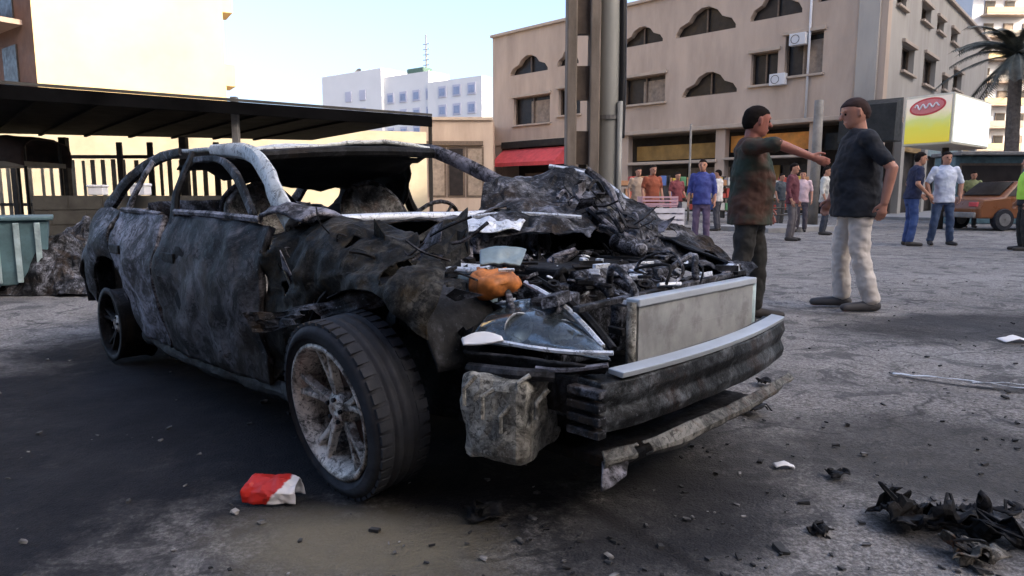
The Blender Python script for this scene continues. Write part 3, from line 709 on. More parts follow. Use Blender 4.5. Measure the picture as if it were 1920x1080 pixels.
mb = MB(); mb.tube([(.125, -.05, 1.55)] + [(.125 + .006 * math.sin(k), -.05, 1.6 + k * .3) for k in range(24)], .036, 8); mb.build('cable', M['cable'], gp, smooth=True)
for z in (1.75, 3.0, 4.6):
    mb = MB(); mb.lathe([(.118, -.02), (.124, -.02), (.124, .02), (.118, .02)], Matrix.Translation((0, 0, z)), 20); mb.build('strap', M['steel'], gp)
mb = MB(); mb.tube([(.1, -.1, .05), (.1, -.1, 1.9)], .028, 8); mb.build('conduit', M['poleg'], gp, smooth=True)
M['postm'] = plain('dull_grey_post', (.2, .185, .165), .7, .1, var=.25, scale=4, dirt=.5)
# thin street posts near the shops
for px, Y, top, lab in ((1527, 21, 188, 'slim grey post between the two standing men'), (1292, 24, 232, 'thin pale post in front of the dark shop sign')):
    q = at(px, 350, Y); zt = at(px, top, Y).z; o = empty('street_post', (q.x, q.y, 0)); tag(o, lab, 'post')
    r_ = .15 if Y == 21 else .04
    mb = MB(); mb.tube([(0, 0, 0), (0, 0, zt)], [r_, r_ * .85], 12); mb.build('shaft', M['postm'], o, smooth=True)
    mb = MB(); mb.lathe([(.01, 0), (r_ * 1.5, 0), (r_ * 1.5, .12), (.01, .12)], Matrix.Translation((0, 0, 0)), 12); mb.build('base', M['steel'], o)

# ------------------------------------------------------------------ light-box sign
s0, s1, s2 = at(1695, 225, 20.2), at(1787, 225, 19.0), at(1856, 225, 21.2)
sg = empty('lightbox_sign', (s1.x, s1.y, 0)); tag(sg, 'two-sided shop lightbox with red oval logo on yellow-green and white', 'sign')
so_ = Vector((s1.x, s1.y, 0)); zt = at(1740, 178, 19.6).z; zb = at(1740, 272, 19.6).z
a_, b_, c_ = [Vector((p.x, p.y, 0)) - so_ for p in (s0, s1, s2)]
mb = MB(); mb.prism([a_ + UP * zb, b_ + UP * zb, c_ + UP * zb, a_ + c_ - b_ + UP * zb], UP * (zt - zb)); mb.build('housing', plain('cream_sign_case', (.62, .58, .46), .5, var=.06), sg, bevel=.02)
ds = (b_ - a_).normalized(); ns = Vector((ds.y, -ds.x, 0)); wl_ = (b_ - a_).length
m, nt, b = newmat('sign_print'); 
tc = N(nt, 'ShaderNodeTexCoord'); sx = N(nt, 'ShaderNodeSeparateXYZ'); nt.links.new(tc.outputs['Generated'], sx.inputs[0])
c = ramp(nt, mth(nt, 'ADD', sx.outputs['Z'], mth(nt, 'MULTIPLY', tex(nt, 3, 3), .25)), [(.15, (.66, .52, .03)), (.45, (.6, .55, .05)), (.62, (.52, .56, .16)), (.78, (.72, .62, .4)), (1, (.7, .6, .5))])
nt.links.new(c, b.inputs['Base Color']); b.inputs['Roughness'].default_value = .35; M['signprint'] = m
nt.links.new(c, b.inputs['Emission Color']); b.inputs['Emission Strength'].default_value = .1
def glow(mm, c, st):
    bb_ = [n for n in mm.node_tree.nodes if n.type == 'BSDF_PRINCIPLED'][0]; bb_.inputs['Emission Color'].default_value = (*c, 1); bb_.inputs['Emission Strength'].default_value = st; return mm
cf = (a_ + b_) / 2 + ns * .004
mb = MB(); mb.obox(cf + UP * (zt + zb) / 2 + ns * .008, ds * (wl_ / 2 - .06), ns * .008, UP * ((zt - zb) / 2 - .06)); mb.build('printed_panel', M['signprint'], sg)
def ellipse(cx, cz, rx, rz, off, name, mt_, rot=.12):
    mb = MB(); poly = [cf + ns * (.018 + off) + ds * (cx + math.cos(t) * rx * math.cos(rot) - math.sin(t) * rz * math.sin(rot)) + UP * (cz + math.cos(t) * rx * math.sin(rot) + math.sin(t) * rz * math.cos(rot)) for t in np.linspace(0, 2 * math.pi, 28, endpoint=False)]
    mb.prism(poly, ns * .006); return mb.build(name, mt_, sg)
Hs = zt - zb
ellipse(-.02, zb + Hs * .77, wl_ * .37, Hs * .17, 0, 'logo_oval', plain('logo_red', (.62, .05, .06), .35, var=.05, bmp=0))
ellipse(-.02, zb + Hs * .77, wl_ * .33, Hs * .135, .007, 'logo_ring', plain('logo_pink', (.72, .2, .2), .35, var=.05, bmp=0))
pts = []
for k in range(60):
    t = k / 59; x_ = (t - .5) * wl_ * .5; z_ = math.sin(t * 24) * Hs * .05 * (1 - .4 * t) + t * .05
    pts.append(cf + ns * .036 + ds * (x_ - .02) + UP * (zb + Hs * .765 + z_))
mb = MB(); mb.tube(pts, .022, 5); mb.build('logo_script', plain('logo_white', (.85, .82, .8), .4, var=.03, bmp=0), sg)
d2 = (c_ - b_).normalized(); n2_ = Vector((d2.y, -d2.x, 0)); 
mb = MB(); mb.obox((b_ + c_) / 2 + n2_ * .012 + UP * (zt + zb) / 2, d2 * ((c_ - b_).length / 2 - .06), n2_ * .008, UP * (Hs / 2 - .06)); mb.build('white_panel', glow(plain('white_acrylic', (.84, .88, .86), .9, var=.03, bmp=0, spec=.05), (.84, .9, .86), .16), sg)
mid = (a_ + c_) / 2
mb = MB(); mb.tube([mid, mid + UP * (zb + .002)], .09, 12); mb.build('post', M['darksteel'], sg, smooth=True)

# ------------------------------------------------------------------ small tree at the right edge
def tree(name, loc, h, cz, cr, label, nleaf, leafc, seed):
    rnd = random.Random(seed); t = empty(name, loc); tag(t, label, 'tree')
    mb = MB(); mb.tube([(0, 0, 0), (.06, 0, h * .3), (-.04, .05, h * .6), (.05, 0, h * .9)], [.16, .13, .1, .05], 9)
    tips = []
    for k in range(26):
        z0 = h * rnd.uniform(.4, .88); a = rnd.uniform(0, 6.28); L = cr * rnd.uniform(.6, 1.15)
        e_ = Vector((math.cos(a) * L, math.sin(a) * L, z0 + rnd.uniform(.1, .9) * cr * .7))
        m_ = Vector((math.cos(a) * L * .45, math.sin(a) * L * .45, z0 + .3 + rnd.uniform(-.1, .2)))
        mb.tube([(0, 0, z0), m_, e_], [.05, .03, .008], 5); tips += [m_, e_, (m_ + e_) / 2]
    mb.build('trunk', plain(name + '_bark', (.09, .075, .065), .9, var=.3, scale=8), t)
    mb = MB()
    for k in range(nleaf):
        p = Vector(rnd.choice(tips)) + Vector((rnd.gauss(0, 1), rnd.gauss(0, 1), rnd.gauss(0, .8))) * cr * .2
        s_ = rnd.uniform(.04, .09); u = Vector((rnd.gauss(0, 1), rnd.gauss(0, 1), rnd.gauss(0, 1))).normalized(); v = u.orthogonal().normalized()
        mb.add([p - u * s_, p + v * s_ * .4, p + u * s_, p - v * s_ * .4], [(0, 1, 2, 3)])
    mb.build('crown', leafc, t, fix=False); return t
M['leaf'] = plain('dusty_leaves', (.085, .09, .075), .7, var=.5, scale=3, bmp=0)
def palm(loc, h, label):
    rnd = random.Random(8); t = empty('palm_tree', loc); tag(t, label, 'tree')
    mb = MB(); mb.tube([(0, 0, 0), (.1, .05, h * .35), (.05, .1, h * .7), (0, .1, h)], [.3, .24, .22, .2], 12); mb.build('trunk', plain('palm_bark', (.12, .1, .085), .9, var=.4, scale=9, bmp=.6, bscale=12), t)
    for k in range(42):
        a = k * 2.4; el = rnd.uniform(-.5, 1.2); L = rnd.uniform(2.2, 3.0); hd = Vector((math.cos(a), math.sin(a), 0)); pts = []
        for u in np.linspace(0, 1, 9): pts.append(Vector((0, .1, h)) + hd * L * (u * math.cos(el * (1 - .3 * u))) + UP * (L * u * math.sin(el) - 1.5 * u * u))
        mb = MB(); mb.tube(pts, [.03 - .003 * i for i in range(9)], 5)
        for i in range(1, 9):
            for q in range(5):
                p = pts[i - 1].lerp(pts[i], q / 5); tg = (pts[i] - pts[i - 1]).normalized(); sd = tg.cross(UP)
                if sd.length < .05: sd = hd.cross(UP)
                sd.normalize(); ll = .5 * (1 - .05 * i) * rnd.uniform(.7, 1.1)
                for sg_ in (-1, 1):
                    e_ = p + (sd * sg_ * .8 + tg * .5 - UP * .35).normalized() * ll; mb.add([p - tg * .035, p + tg * .035, e_], [(0, 1, 2)])
        mb.build('frond', M['leaf'], t, fix=False)
q = at(1885, 380, 26); palm((q.x, q.y, 0), at(1885, 105, 26).z, 'dusty grey palm tree at the right edge behind the lightbox sign')

# ------------------------------------------------------------------ street furniture near the shops
def stall(px, Y, wd, lab):
    q = at(px, 400, Y); o = empty('shop_kiosk', (q.x, q.y, 0)); tag(o, lab, 'kiosk')
    mb = MB(); mb.box((-wd, 0, 0), (wd, 1.2, 2.35)); mb.build('cabin', M['teal'], o, bevel=.03)
    mb = MB(); mb.box((-wd - .1, -.5, 2.36), (wd + .1, 1.3, 2.48)); mb.build('roof', M['steel'], o, bevel=.02)
    mb = MB(); mb.box((-wd + .15, -.03, 1.0), (wd - .15, -.004, 2.1)); w_ = mb.build('window', M['frame'], o)
    mb = MB(); mb.box((-wd + .22, -.05, 1.08), (wd - .22, -.033, 2.02)); mb.build('pane', M['win'], w_)
    mb = MB(); mb.box((-wd + .1, -.3, .86), (wd - .1, -.006, .95)); mb.build('counter', M['trim'], o)
stall(1850, 24.5, 1.25, 'teal street kiosk below the lightbox sign')
def carbody(name, loc, rz, col, label):
    o = empty(name, loc, rz); tag(o, label, 'car')
    prof = [(-1.95, .35), (-2.0, .62), (-1.9, .88), (-1.25, .95), (-.7, 1.38), (.45, 1.42), (1.15, .98), (1.85, .86), (2.0, .6), (1.95, .32)]
    rings = []
    for y_, k, zk in ((-.8, .96, .98), (-.72, 1, 1), (.72, 1, 1), (.8, .96, .98)):
        rings.append([(x_ * k, y_ * (.82 if z_ > 1.1 else 1), .3 + (z_ - .3) * zk) for x_, z_ in prof])
    mb = MB(); mb.loft(rings); mb.build('body', col, o, bevel=.04)
    for y_ in (-1, 1):
        mb = MB(); mb.prism([(-1.1, y_ * .80, .97), (-.66, y_ * .672, 1.31), (.4, y_ * .672, 1.34), (.98, y_ * .80, .99)], (0, y_ * .012, 0)); mb.build('side_window', M['win'], o)
    mb = MB(); mb.prism([(.52, -.6, 1.4), (.52, .6, 1.4), (1.12, .66, 1.02), (1.12, -.66, 1.02)], (.015, 0, .02)); mb.build('windscreen', M['win'], o)
    mb = MB(); mb.prism([(-.76, -.6, 1.36), (-.76, .6, 1.36), (-1.22, .66, .99), (-1.22, -.66, .99)], (-.015, 0, .02)); mb.build('rear_window', M['win'], o)
    for x_ in (-1.2, 1.25):
        for y_ in (-.78, .78):
            mb = MB(); MM = Matrix.Translation((x_, y_, .31)) @ Matrix.Rotation(R(90), 4, 'X')
            mb.lathe([(.02, -.1), (.29, -.1), (.31, -.07), (.31, .07), (.29, .1), (.02, .1)], MM, 20); w_ = mb.build('wheel', M['rubber'], o)
            mb = MB(); mb.lathe([(.02, -.115), (.18, -.112), (.18, .112), (.02, .115)], MM, 16); mb.build('rim', M['steel'], w_)
    for y_ in (-.6, .6):
        mb = MB(); mb.box((-2.0, y_ - .14, .68), (-1.93, y_ + .14, .8)); mb.build('tail_lamp', M['red'], o, bevel=.01)
        mb = MB(); mb.box((1.9, y_ - .16, .64), (1.985, y_ + .16, .76)); mb.build('headlight', M['whitebox'], o, bevel=.01)
    mb = MB(); mb.box((-2.06, -.72, .36), (-1.96, .72, .52)); mb.build('bumper', M['steel'], o, bevel=.03)
    return o
q = at(1868, 400, 20.5); carbody('parked_car', (q.x + .6, q.y, 0), R(8), plain('orange_brown_paint', (.2, .075, .03), .35, var=.15, scale=2, bmp=0, dirt=.3), 'orange-brown parked car beside the person in the hi-vis vest')
q = at(1235, 400, 19); 
def crate(px, Y, z, w_, h_, c, lab):
    q = at(px, 400, Y); o = empty('plastic_crate', (q.x, q.y, z)); tag(o, lab, 'crate', 'crates behind the engine bay')
    mt_ = plain('crate_' + lab.split()[0], c, .6, var=.12, scale=6, dirt=.2)
    mb = MB(); mb.box((-w_, -.2, 0), (w_, .2, .02)); 
    mb.build('floor', mt_, o)
    for k in range(3):
        z0 = .03 + k * (h_ / 3)
        for y_ in (-.2, .2):
            mb = MB(); mb.box((-w_, y_ - .012, z0), (w_, y_ + .012, z0 + h_ / 3 - .03)); mb.build('slat', mt_, o)
    for x_ in (-w_, w_):
        mb = MB(); mb.box((x_ - .012, -.2, .03), (x_ + .012, .2, h_)); mb.build('end', mt_, o)
q = at(1235, 400, 12.0)
crate(1240, 12.0, .45, .34, .32, (.62, .6, .64), 'white slatted crate below the person in the rust shirt')
crate(1232, 12.05, .79, .3, .18, (.5, .3, .34), 'pink slatted crate on top of the white crate')
o = empty('crate_stand', (q.x, q.y, 0)); tag(o, 'dark low stand carrying the two crates', 'stand')
mb = MB(); mb.box((-.5, -.25, .4), (.5, .25, .445)); mb.build('top', M['darksteel'], o)
for x_ in (-.45, .45):
    for y_ in (-.2, .2): mb = MB(); mb.box((x_ - .03, y_ - .03, 0), (x_ + .03, y_ + .03, .398)); mb.build('leg', M['darksteel'], o)
# low kerb island with rail between the men
ka, kb = gnd(1440, 437), gnd(1560, 432); 
pv = MB(); kd = (kb - ka); kn = Vector((-kd.y, kd.x, 0)).normalized()
pv.prism([ka - UP * .03, kb + kd * .1 - UP * .03, kb + kd * .1 + kn * 2.2 - UP * .03, ka + kn * 2.2 - UP * .03], UP * .16); tag(pv.build('pavement', M['paving'], bevel=.015), kind='structure')
o = empty('pipe_rail', ka + kn * 1.0 + UP * .13); tag(o, 'low dark pipe rail on the kerb island between the two men', 'railing')
for t in (0.1, .5, .95): mb = MB(); mb.tube([kd * t, kd * t + UP * .52], .025, 8); mb.build('post', M['darksteel'], o)
for z in (.3, .5): mb = MB(); mb.tube([kd * .05 + UP * z, kd * 1.0 + UP * z], .022, 8); mb.build('rail', M['darksteel'], o)

# ------------------------------------------------------------------ people
def clothmat(name, c, c2=None, scale=5, rough=.85):
    m, nt, b = newmat(name)
    f = tex(nt, scale, 4, .5)
    col = ramp(nt, f, [(.42, c), (.58, c2 or tuple(x * 1.25 for x in c))])
    nt.links.new(col, b.inputs['Base Color']); b.inputs['Roughness'].default_value = rough
    bump(nt, b, tex(nt, 7, 3, .5, off=(1, 3, 2)), .5, .03); return m
SKIN = plain('skin', (.4, .2, .13), .55, var=.12, scale=7, bmp=.08)
SKIN2 = plain('skin_shadowed', (.3, .115, .085), .55, var=.15, scale=7, bmp=.08)  # reddish skin, darkened to hold the shadow on the face
HAIR = plain('dark_hair', (.012, .009, .008), .9, spec=.1, var=.3, scale=30, bmp=.5, bscale=90)
SHOE = plain('dark_shoe', (.03, .025, .022), .6, var=.3)
WR = D.textures.new('cloth_folds', 'CLOUDS'); WR.noise_scale = .16
WR2 = D.textures.new('deep_folds', 'CLOUDS'); WR2.noise_scale = .085; WR2.noise_depth = 3
def finish(o, vox, sm=4, fold=0.0, fine=False):
    r = o.modifiers.new('r', 'REMESH'); r.mode = 'VOXEL'; r.voxel_size = vox; r.use_smooth_shade = True
    s = o.modifiers.new('s', 'SMOOTH'); s.factor = .5; s.iterations = sm
    if fold:
        dm = o.modifiers.new('d', 'DISPLACE'); dm.texture = WR2 if fine else WR; dm.strength = fold; dm.mid_level = .5; dm.texture_coords = 'LOCAL'
def ell(c, rx, ry, n=18): return [Vector((c[0] + rx * math.cos(t), c[1] + ry * math.sin(t), c[2])) for t in np.linspace(0, 2 * math.pi, n, endpoint=False)]
def person(loc, face, Ht, shirt, trous, label, J=None, sleeve=.55, shoe=SHOE, hair=HAIR, skin=SKIN, hem=.84, vox=.014, belly=1.0, headyaw=0.0, headnod=0.0, cap=None, vest=None, lean=0.0, group=None, wide=1.0):
    sc = Ht / 1.75; P = empty('person', loc, face - math.pi / 2, sc); P.scale = (sc * wide, sc * wide, sc); tag(P, label, 'person', group)
    j = dict(hL=(-.095, 0, .93), hR=(.095, 0, .93), kL=(-.105, .03, .5), kR=(.105, .03, .5), aL=(-.11, -.02, .09), aR=(.11, -.02, .09),
             sL=(-.18, 0, 1.415), sR=(.18, 0, 1.415), eL=(-.25, -.03, 1.15), eR=(.25, -.03, 1.15), wL=(-.26, .06, .91), wR=(.26, .06, .91), tL=(-.13, .17, .03), tR=(.13, .17, .03))
    j.update(J or {}); j = {k: Vector(v) for k, v in j.items()}
    def LN(p):                                            # lean the upper body forward
        p = Vector(p)
        if lean and p.z > .93:
            q = Vector((p.x, p.y, p.z - .93)); q.rotate(Matrix.Rotation(-lean, 3, 'X')); return q + Vector((0, 0, .93))
        return p
    torso = [((0, 0, .82), .10, .08), ((0, 0, .9), .14, .10), ((0, 0.01, 1.02), .15, .11 * belly), ((0, .01, 1.15), .16, .115 * belly), ((0, 0, 1.3), .185, .12), ((0, -.01, 1.4), .175, .1), ((0, -.015, 1.47), .1, .07)]
    b = MB(); b.loft([[LN(v) for v in ell(c, rx, ry)] for c, rx, ry in torso])
    for s in 'LR':
        b.rc(j['h' + s], j['k' + s], .068, .048); b.rc(j['k' + s], j['a' + s], .046, .036); b.rc(j['a' + s] + Vector((0, -.02, -.04)), j['t' + s], .04, .03)
        S, E_, W_ = LN(j['s' + s]), LN(j['e' + s]), LN(j['w' + s])
        if not j['w' + s].z > .93: W_ = j['w' + s]
        j['S' + s], j['E' + s], j['W' + s] = S, E_, W_
        b.rc(S, E_, .055, .04); b.rc(E_, W_, .042, .028)
        dh = (W_ - E_).normalized(); sd = dh.cross(Vector((1, 0, 0)));
        if sd.length < .2: sd = dh.cross(Vector((0, 0, 1)))
        sd.normalize(); pn = dh.cross(sd).normalized()
        if pn.x * (-1 if s == 'R' else 1) < 0: pn = -pn
        b.rc(W_, W_ + dh * .075, .026, .03, k=.6, ax=pn)
        for q, (o_, L_f) in enumerate(((-.027, .068), (-.009, .078), (.009, .074), (.026, .058))):
            p0 = W_ + dh * .075 + sd * o_; p1 = p0 + dh * L_f * .55 + pn * .008; p2 = p1 + dh * L_f * .4 + pn * .028
            b.rc(p0, p1, .0095, .009, 8); b.rc(p1, p2, .009, .0075, 8)
        p0 = W_ + dh * .02 - sd * .024; p1 = p0 + dh * .035 - sd * .026 + pn * .01; p2 = p1 + dh * .03 - sd * .004 + pn * .012
        b.rc(p0, p1, .012, .011, 8); b.rc(p1, p2, .011, .009, 8)
    hc = LN((0, .02, 1.625)); HM = Matrix.Translation(hc) @ Matrix.Rotation(headyaw, 4, 'Z') @ Matrix.Rotation(-headnod - lean * .4, 4, 'X')
    b.rc(LN((0, -.015, 1.42)), hc + Vector((0, -.02, -.05)), .062, .055)
    rings = []
    for z_, rx, ryf, ryb in ((-.118, .028, .055, .0), (-.105, .045, .082, .02), (-.08, .058, .088, .055), (-.04, .068, .089, .082), (0, .074, .09, .096), (.03, .077, .094, .1), (.06, .074, .088, .098), (.09, .062, .068, .082), (.112, .036, .038, .05), (.12, .012, .012, .02)):
        rg = []
        for t in np.linspace(0, 2 * math.pi, 20, endpoint=False):
            x_, y_ = math.cos(t), math.sin(t); rg.append(HM @ Vector((rx * x_, (ryf if y_ > 0 else ryb) * y_, z_)))
        rings.append(rg)
    b.loft(rings)
    b.rc(HM @ Vector((0, .085, .02)), HM @ Vector((0, .112, -.022)), .01, .016, 8)          # nose
    b.rc(HM @ Vector((-.02, .084, -.062)), HM @ Vector((.02, .084, -.062)), .009, .009, 8)   # lips
    b.rc(HM @ Vector((-.04, .078, .033)), HM @ Vector((.04, .078, .033)), .012, .012, 8)     # brow
    for s in (-1, 1): b.rc(HM @ Vector((s * .076, -.008, .018)), HM @ Vector((s * .078, -.004, -.025)), .014, .01, 8)
    bo = b.build('body', skin, P); finish(bo, min(vox, .011) if vox > .012 else .0065, 2)
    for s in (-1, 1):
        e_ = MB(); e_.lathe([(.001, -.011), (.008, -.008), (.011, 0), (.008, .008), (.001, .011)], Matrix.Translation(HM @ Vector((s * .031, .077, .006))), 10, closed=False); e_.build('eye', HAIR, P, smooth=True)
    # hair or cap
    h = MB(); rings = []
    for z_, rx, ryf, ryb, y0 in ((-.065, .05, .0, .08, -.012), (-.02, .068, .0, .099, -.012), (.025, .079, .012, .104, -.006), (.058, .0785, .078, .103, 0), (.07, .0765, .091, .1, 0), (.092, .067, .074, .088, 0), (.118, .038, .041, .053, 0), (.128, .01, .01, .016, 0)):
        rings.append([HM @ Vector((rx * math.cos(t), (ryf if math.sin(t) > 0 else ryb) * math.sin(t) + y0, z_)) for t in np.linspace(0, 2 * math.pi, 20, endpoint=False)])
    h.loft(rings)
    if cap:
        h.rc(HM @ Vector((0, .07, .062)), HM @ Vector((0, .15, .052)), .06, .05, k=.12, ax=HM.to_3x3() @ Vector((0, 0, 1)))
    ho = h.build('cap' if cap else 'hair', cap or hair, P); finish(ho, .008, 2, .009, True)
    # shirt
    t = MB(); k = 1.13
    rr = [((0, 0, hem), .196, .145 * max(1, belly * .95)), ((0, 0, .95), .187, .135 * belly), ((0, .01, 1.05), .17, .135 * belly), ((0, .01, 1.17), .178, .135 * belly), ((0, 0, 1.3), .2, .137), ((0, -.01, 1.4), .192, .12), ((0, -.015, 1.475), .105, .082), ((0, -.012, 1.5), .075, .07)]
    t.loft([[LN(v) for v in ell(c, rx, ry)] for c, rx, ry in rr])
    for s in 'LR':
        S, E_, W_ = j['S' + s], j['E' + s], j['W' + s]
        if sleeve > 1:
            t.rc(S, E_, .066, .054); t.rc(E_, E_.lerp(W_, sleeve - 1), .054, .042)
        else: t.rc(S, S.lerp(E_, sleeve + .15), .066, .058)
    to = t.build('shirt', shirt, P); finish(to, vox, 4, .034, True)
    if vest:
        t = MB(); t.loft([[LN(v) for v in ell(c, rx * 1.09, ry * 1.12)] for c, rx, ry in rr[1:7]]); vo_ = t.build('vest', vest, P); finish(vo_, vox, 3, .02)
    t = MB(); t.loft([ell((0, 0, .77), .13, .1), ell((0, 0, .86), .172, .122), ell((0, 0, .96), .15, .11)])
    for s in 'LR':
        t.rc(j['h' + s] * .9 + Vector((0, 0, .08)), j['k' + s], .093, .072); t.rc(j['k' + s], j['a' + s] + Vector((0, 0, .02)), .072, .066)
    tr = t.build('trousers', trous, P); finish(tr, vox, 4, .034, True)
    for s in 'LR':
        t = MB(); a_, e_ = j['a' + s], j['t' + s]; hd = Vector(((e_ - a_).x, (e_ - a_).y, 0)).normalized()
        zz = a_.z - .09
        t.rc((a_.x - hd.x * .03, a_.y - hd.y * .03, .05 + zz), (e_.x, e_.y, .035 + max(0, e_.z - .03)), .05, .036); t.rc((a_.x, a_.y, .07 + zz), (a_.x, a_.y, .1 + zz), .047, .045)
        t.v = [(x_, y_, max(z_, .004 + min(zz, e_.z - .03 + .0) if zz > 0 else .004)) for x_, y_, z_ in t.v]
        so2 = t.build('shoe', shoe, P); finish(so2, .012, 2)
    return P
camo = clothmat('camouflage_cloth', (.065, .027, .016), (.02, .036, .025), 4.5)
blackc = clothmat('black_trouser_cloth', (.014, .014, .013), (.022, .02, .018))
navy = clothmat('navy_shirt_cloth', (.005, .007, .012), (.009, .012, .02))
beige = clothmat('beige_trouser_cloth', (.5, .45, .41), (.62, .57, .53))
jeans = clothmat('blue_denim', (.025, .05, .15), (.04, .075, .2)); jeans2 = clothmat('dark_denim', (.03, .05, .1), (.05, .08, .15))
white = clothmat('pale_blue_shirt_cloth', (.5, .54, .66), (.6, .64, .72))
def PG(px, py): return gnd(px, py)
# soldier pointing
p = PG(1397, 600)
person((p.x, p.y, 0), math.atan2(-.42, .9), 1.66, camo, blackc, 'man in brown-green camouflage with an arm stretched out, behind the radiator', skin=SKIN2, sleeve=.75, hem=.8, vox=.011,
       J=dict(eR=(.26, .2, 1.42), wR=(.2, .4, 1.33), eL=(-.26, -.03, 1.16), wL=(-.27, .08, .93), kL=(-.11, .06, .5), aL=(-.12, .05, .09), tL=(-.15, .24, .03), kR=(.12, -.03, .5), aR=(.13, -.12, .09), tR=(.15, .06, .03)), headyaw=.55, headnod=.1, belly=1.2, wide=1.1)
# navy shirt man
p = PG(1594, 579)
person((p.x, p.y, 0), math.atan2(.12, -1), 1.80, navy, beige, 'heavy man in black T-shirt and beige trousers standing with his side to us', skin=plain('ruddy_skin', (.42, .2, .14), .5, var=.15, scale=6, bmp=.08), sleeve=.6, hem=.78, vox=.011, shoe=plain('grey_shoe', (.05, .048, .05), .6, var=.3),
       J=dict(eL=(-.27, -.14, 1.16), wL=(-.25, -.1, .9), eR=(.25, .02, 1.15), wR=(.24, .12, .92), kL=(-.11, .0, .5), aL=(-.12, -.1, .09), tL=(-.14, .09, .03), kR=(.11, .06, .5), aR=(.12, .03, .09), tR=(.14, .23, .03)), headnod=.22, belly=1.35, wide=1.1, hair=plain('red_brown_hair', (.03, .013, .011), .9, var=.3), lean=.05)
p = PG(1703, 461); person((p.x, p.y, 0), math.atan2(-.2, 1), 1.83, clothmat('navy_top_cloth', (.012, .016, .045)), jeans, 'man in navy top and blue jeans behind the man in black', lean=.12, J=dict(wL=(-.2, .2, .98), wR=(.2, .2, .98)), hem=.88)
p = PG(1762, 460); person((p.x, p.y, 0), math.atan2(-1, -.15), 1.84, white, jeans2, 'man in pale blue shirt and jeans below the lightbox sign', sleeve=.7, hem=.8, J=dict(kL=(-.13, .02, .5), kR=(.13, .02, .5), aL=(-.17, -.02, .09), aR=(.17, -.02, .09), tL=(-.21, .15, .03), tR=(.21, .15, .03), eR=(.3, -.02, 1.16), eL=(-.3, -.02, 1.16)))
p = PG(1916, 470); person((p.x, p.y, 0), math.atan2(.3, -1), 1.68, clothmat('black_sleeve_cloth', (.012, .012, .014)), blackc, 'person in black with a yellow-green hi-vis vest at the right edge', vest=plain('hi_vis_cloth', (.42, .75, .08), .7, var=.12, scale=6), sleeve=1.6)
p = at(1222, 400, 16.5); person((p.x, p.y, 0), math.atan2(-1, .3), 1.7, clothmat('rust_shirt_cloth', (.22, .055, .025)), blackc, 'person in rust-red shirt seen beyond the crumpled bonnet', vox=.018)
p = at(1315, 400, 13.6); person((p.x, p.y, 0), math.atan2(-1, -.4), 1.68, clothmat('blue_shirt_cloth', (.035, .045, .2), (.06, .08, .28)), clothmat('violet_trouser_cloth', (.1, .07, .12)), 'person in bright blue shirt left of the camouflaged man', vox=.018, sleeve=1.5)
p = at(1484, 400, 15.2); person((p.x, p.y, 0), math.atan2(-.6, .8), 1.68, clothmat('maroon_cloth', (.1, .025, .035)), clothmat('grey_trouser_cloth', (.09, .08, .085)), 'person in maroon top far behind the outstretched arm', vox=.018, sleeve=1.7)
p = at(1195, 400, 18.5); person((p.x, p.y, 0), math.atan2(-.9, .2), 1.72, clothmat('tan_shirt_cloth', (.3, .22, .16)), clothmat('olive_trouser_cloth', (.06, .06, .04)), 'person in tan shirt beside the round grey pole', vox=.018)

for (px, Y, hh, sc1, tc1, fc, lab) in (
    (1345, 19.5, 1.7, (.5, .47, .45), (.04, .04, .05), 2.6, 'onlooker in off-white shirt half hidden behind the camouflaged man'),
    (1268, 21, 1.68, (.16, .035, .04), (.05, .05, .07), -1.2, 'onlooker in dark red top between the rust and blue shirts'),
    (1502, 19, 1.66, (.5, .36, .38), (.06, .05, .06), -2.0, 'onlooker in pale pink top beside the slim grey post'),
    (1462, 23, 1.7, (.05, .06, .07), (.08, .075, .07), -1.0, 'onlooker in charcoal clothes standing by the far shops'),
    (1545, 17.5, 1.7, (.45, .44, .4), (.03, .035, .05), -.6, 'onlooker in cream shirt just left of the man in black'),
    (1820, 21.5, 1.72, (.2, .22, .1), (.04, .04, .04), -1.9, 'onlooker in olive top near the kiosk counter')):
    p = at(px, 400, Y); person((p.x, p.y, 0), fc, hh, clothmat('onlooker_shirt', sc1), clothmat('onlooker_trousers', tc1), lab, vox=.018, sleeve=1.4 if px % 2 else .7, J=dict(wL=(-.2, .18, .98)) if px % 4 == 0 else None)
def rack(px, Y, w_, lab, cols, seed):
    rn = random.Random(seed); q = at(px, 400, Y); o = empty('display_rack', (q.x, q.y, .12)); tag(o, lab, 'rack')
    for k in range(3):
        mb = MB(); mb.box((-w_, -.25, .3 + k * .45), (w_, .25, .33 + k * .45)); mb.build('shelf', M['darksteel'], o)
        x_ = -w_ + .03
        while x_ < w_ - .2:
            ww = rn.uniform(.14, .3); h_ = rn.uniform(.16, .36); c = rn.choice(cols)
            mb = MB(); mb.box((x_, -.2, .333 + k * .45), (x_ + ww, .2, .333 + k * .45 + h_)); mb.build('goods', c, o, bevel=.01); x_ += ww + .03
    for x_ in (-w_ - .02, w_ + .02):
        mb = MB(); mb.box((x_ - .02, -.25, 0), (x_ + .02, .25, 1.6)); mb.build('upright', M['darksteel'], o)
GC = [plain('goods_%d' % k, c, .6, var=.2, scale=5, bmp=0) for k, c in enumerate(((.45, .07, .05), (.55, .38, .06), (.5, .48, .45), (.08, .14, .35), (.1, .25, .12), (.4, .2, .1)))]
rack(1205, 26, .9, 'rack of colourful goods by the pole-side shopfront', GC, 1)
rack(1300, 27, 1.1, 'rack of colourful goods in front of the brown shop sign', GC, 2)
rack(1390, 26, .9, 'rack of colourful goods beneath the orange shop sign', GC, 3)
rack(1480, 26.5, .9, 'rack of colourful goods near the slim grey post', GC, 4)

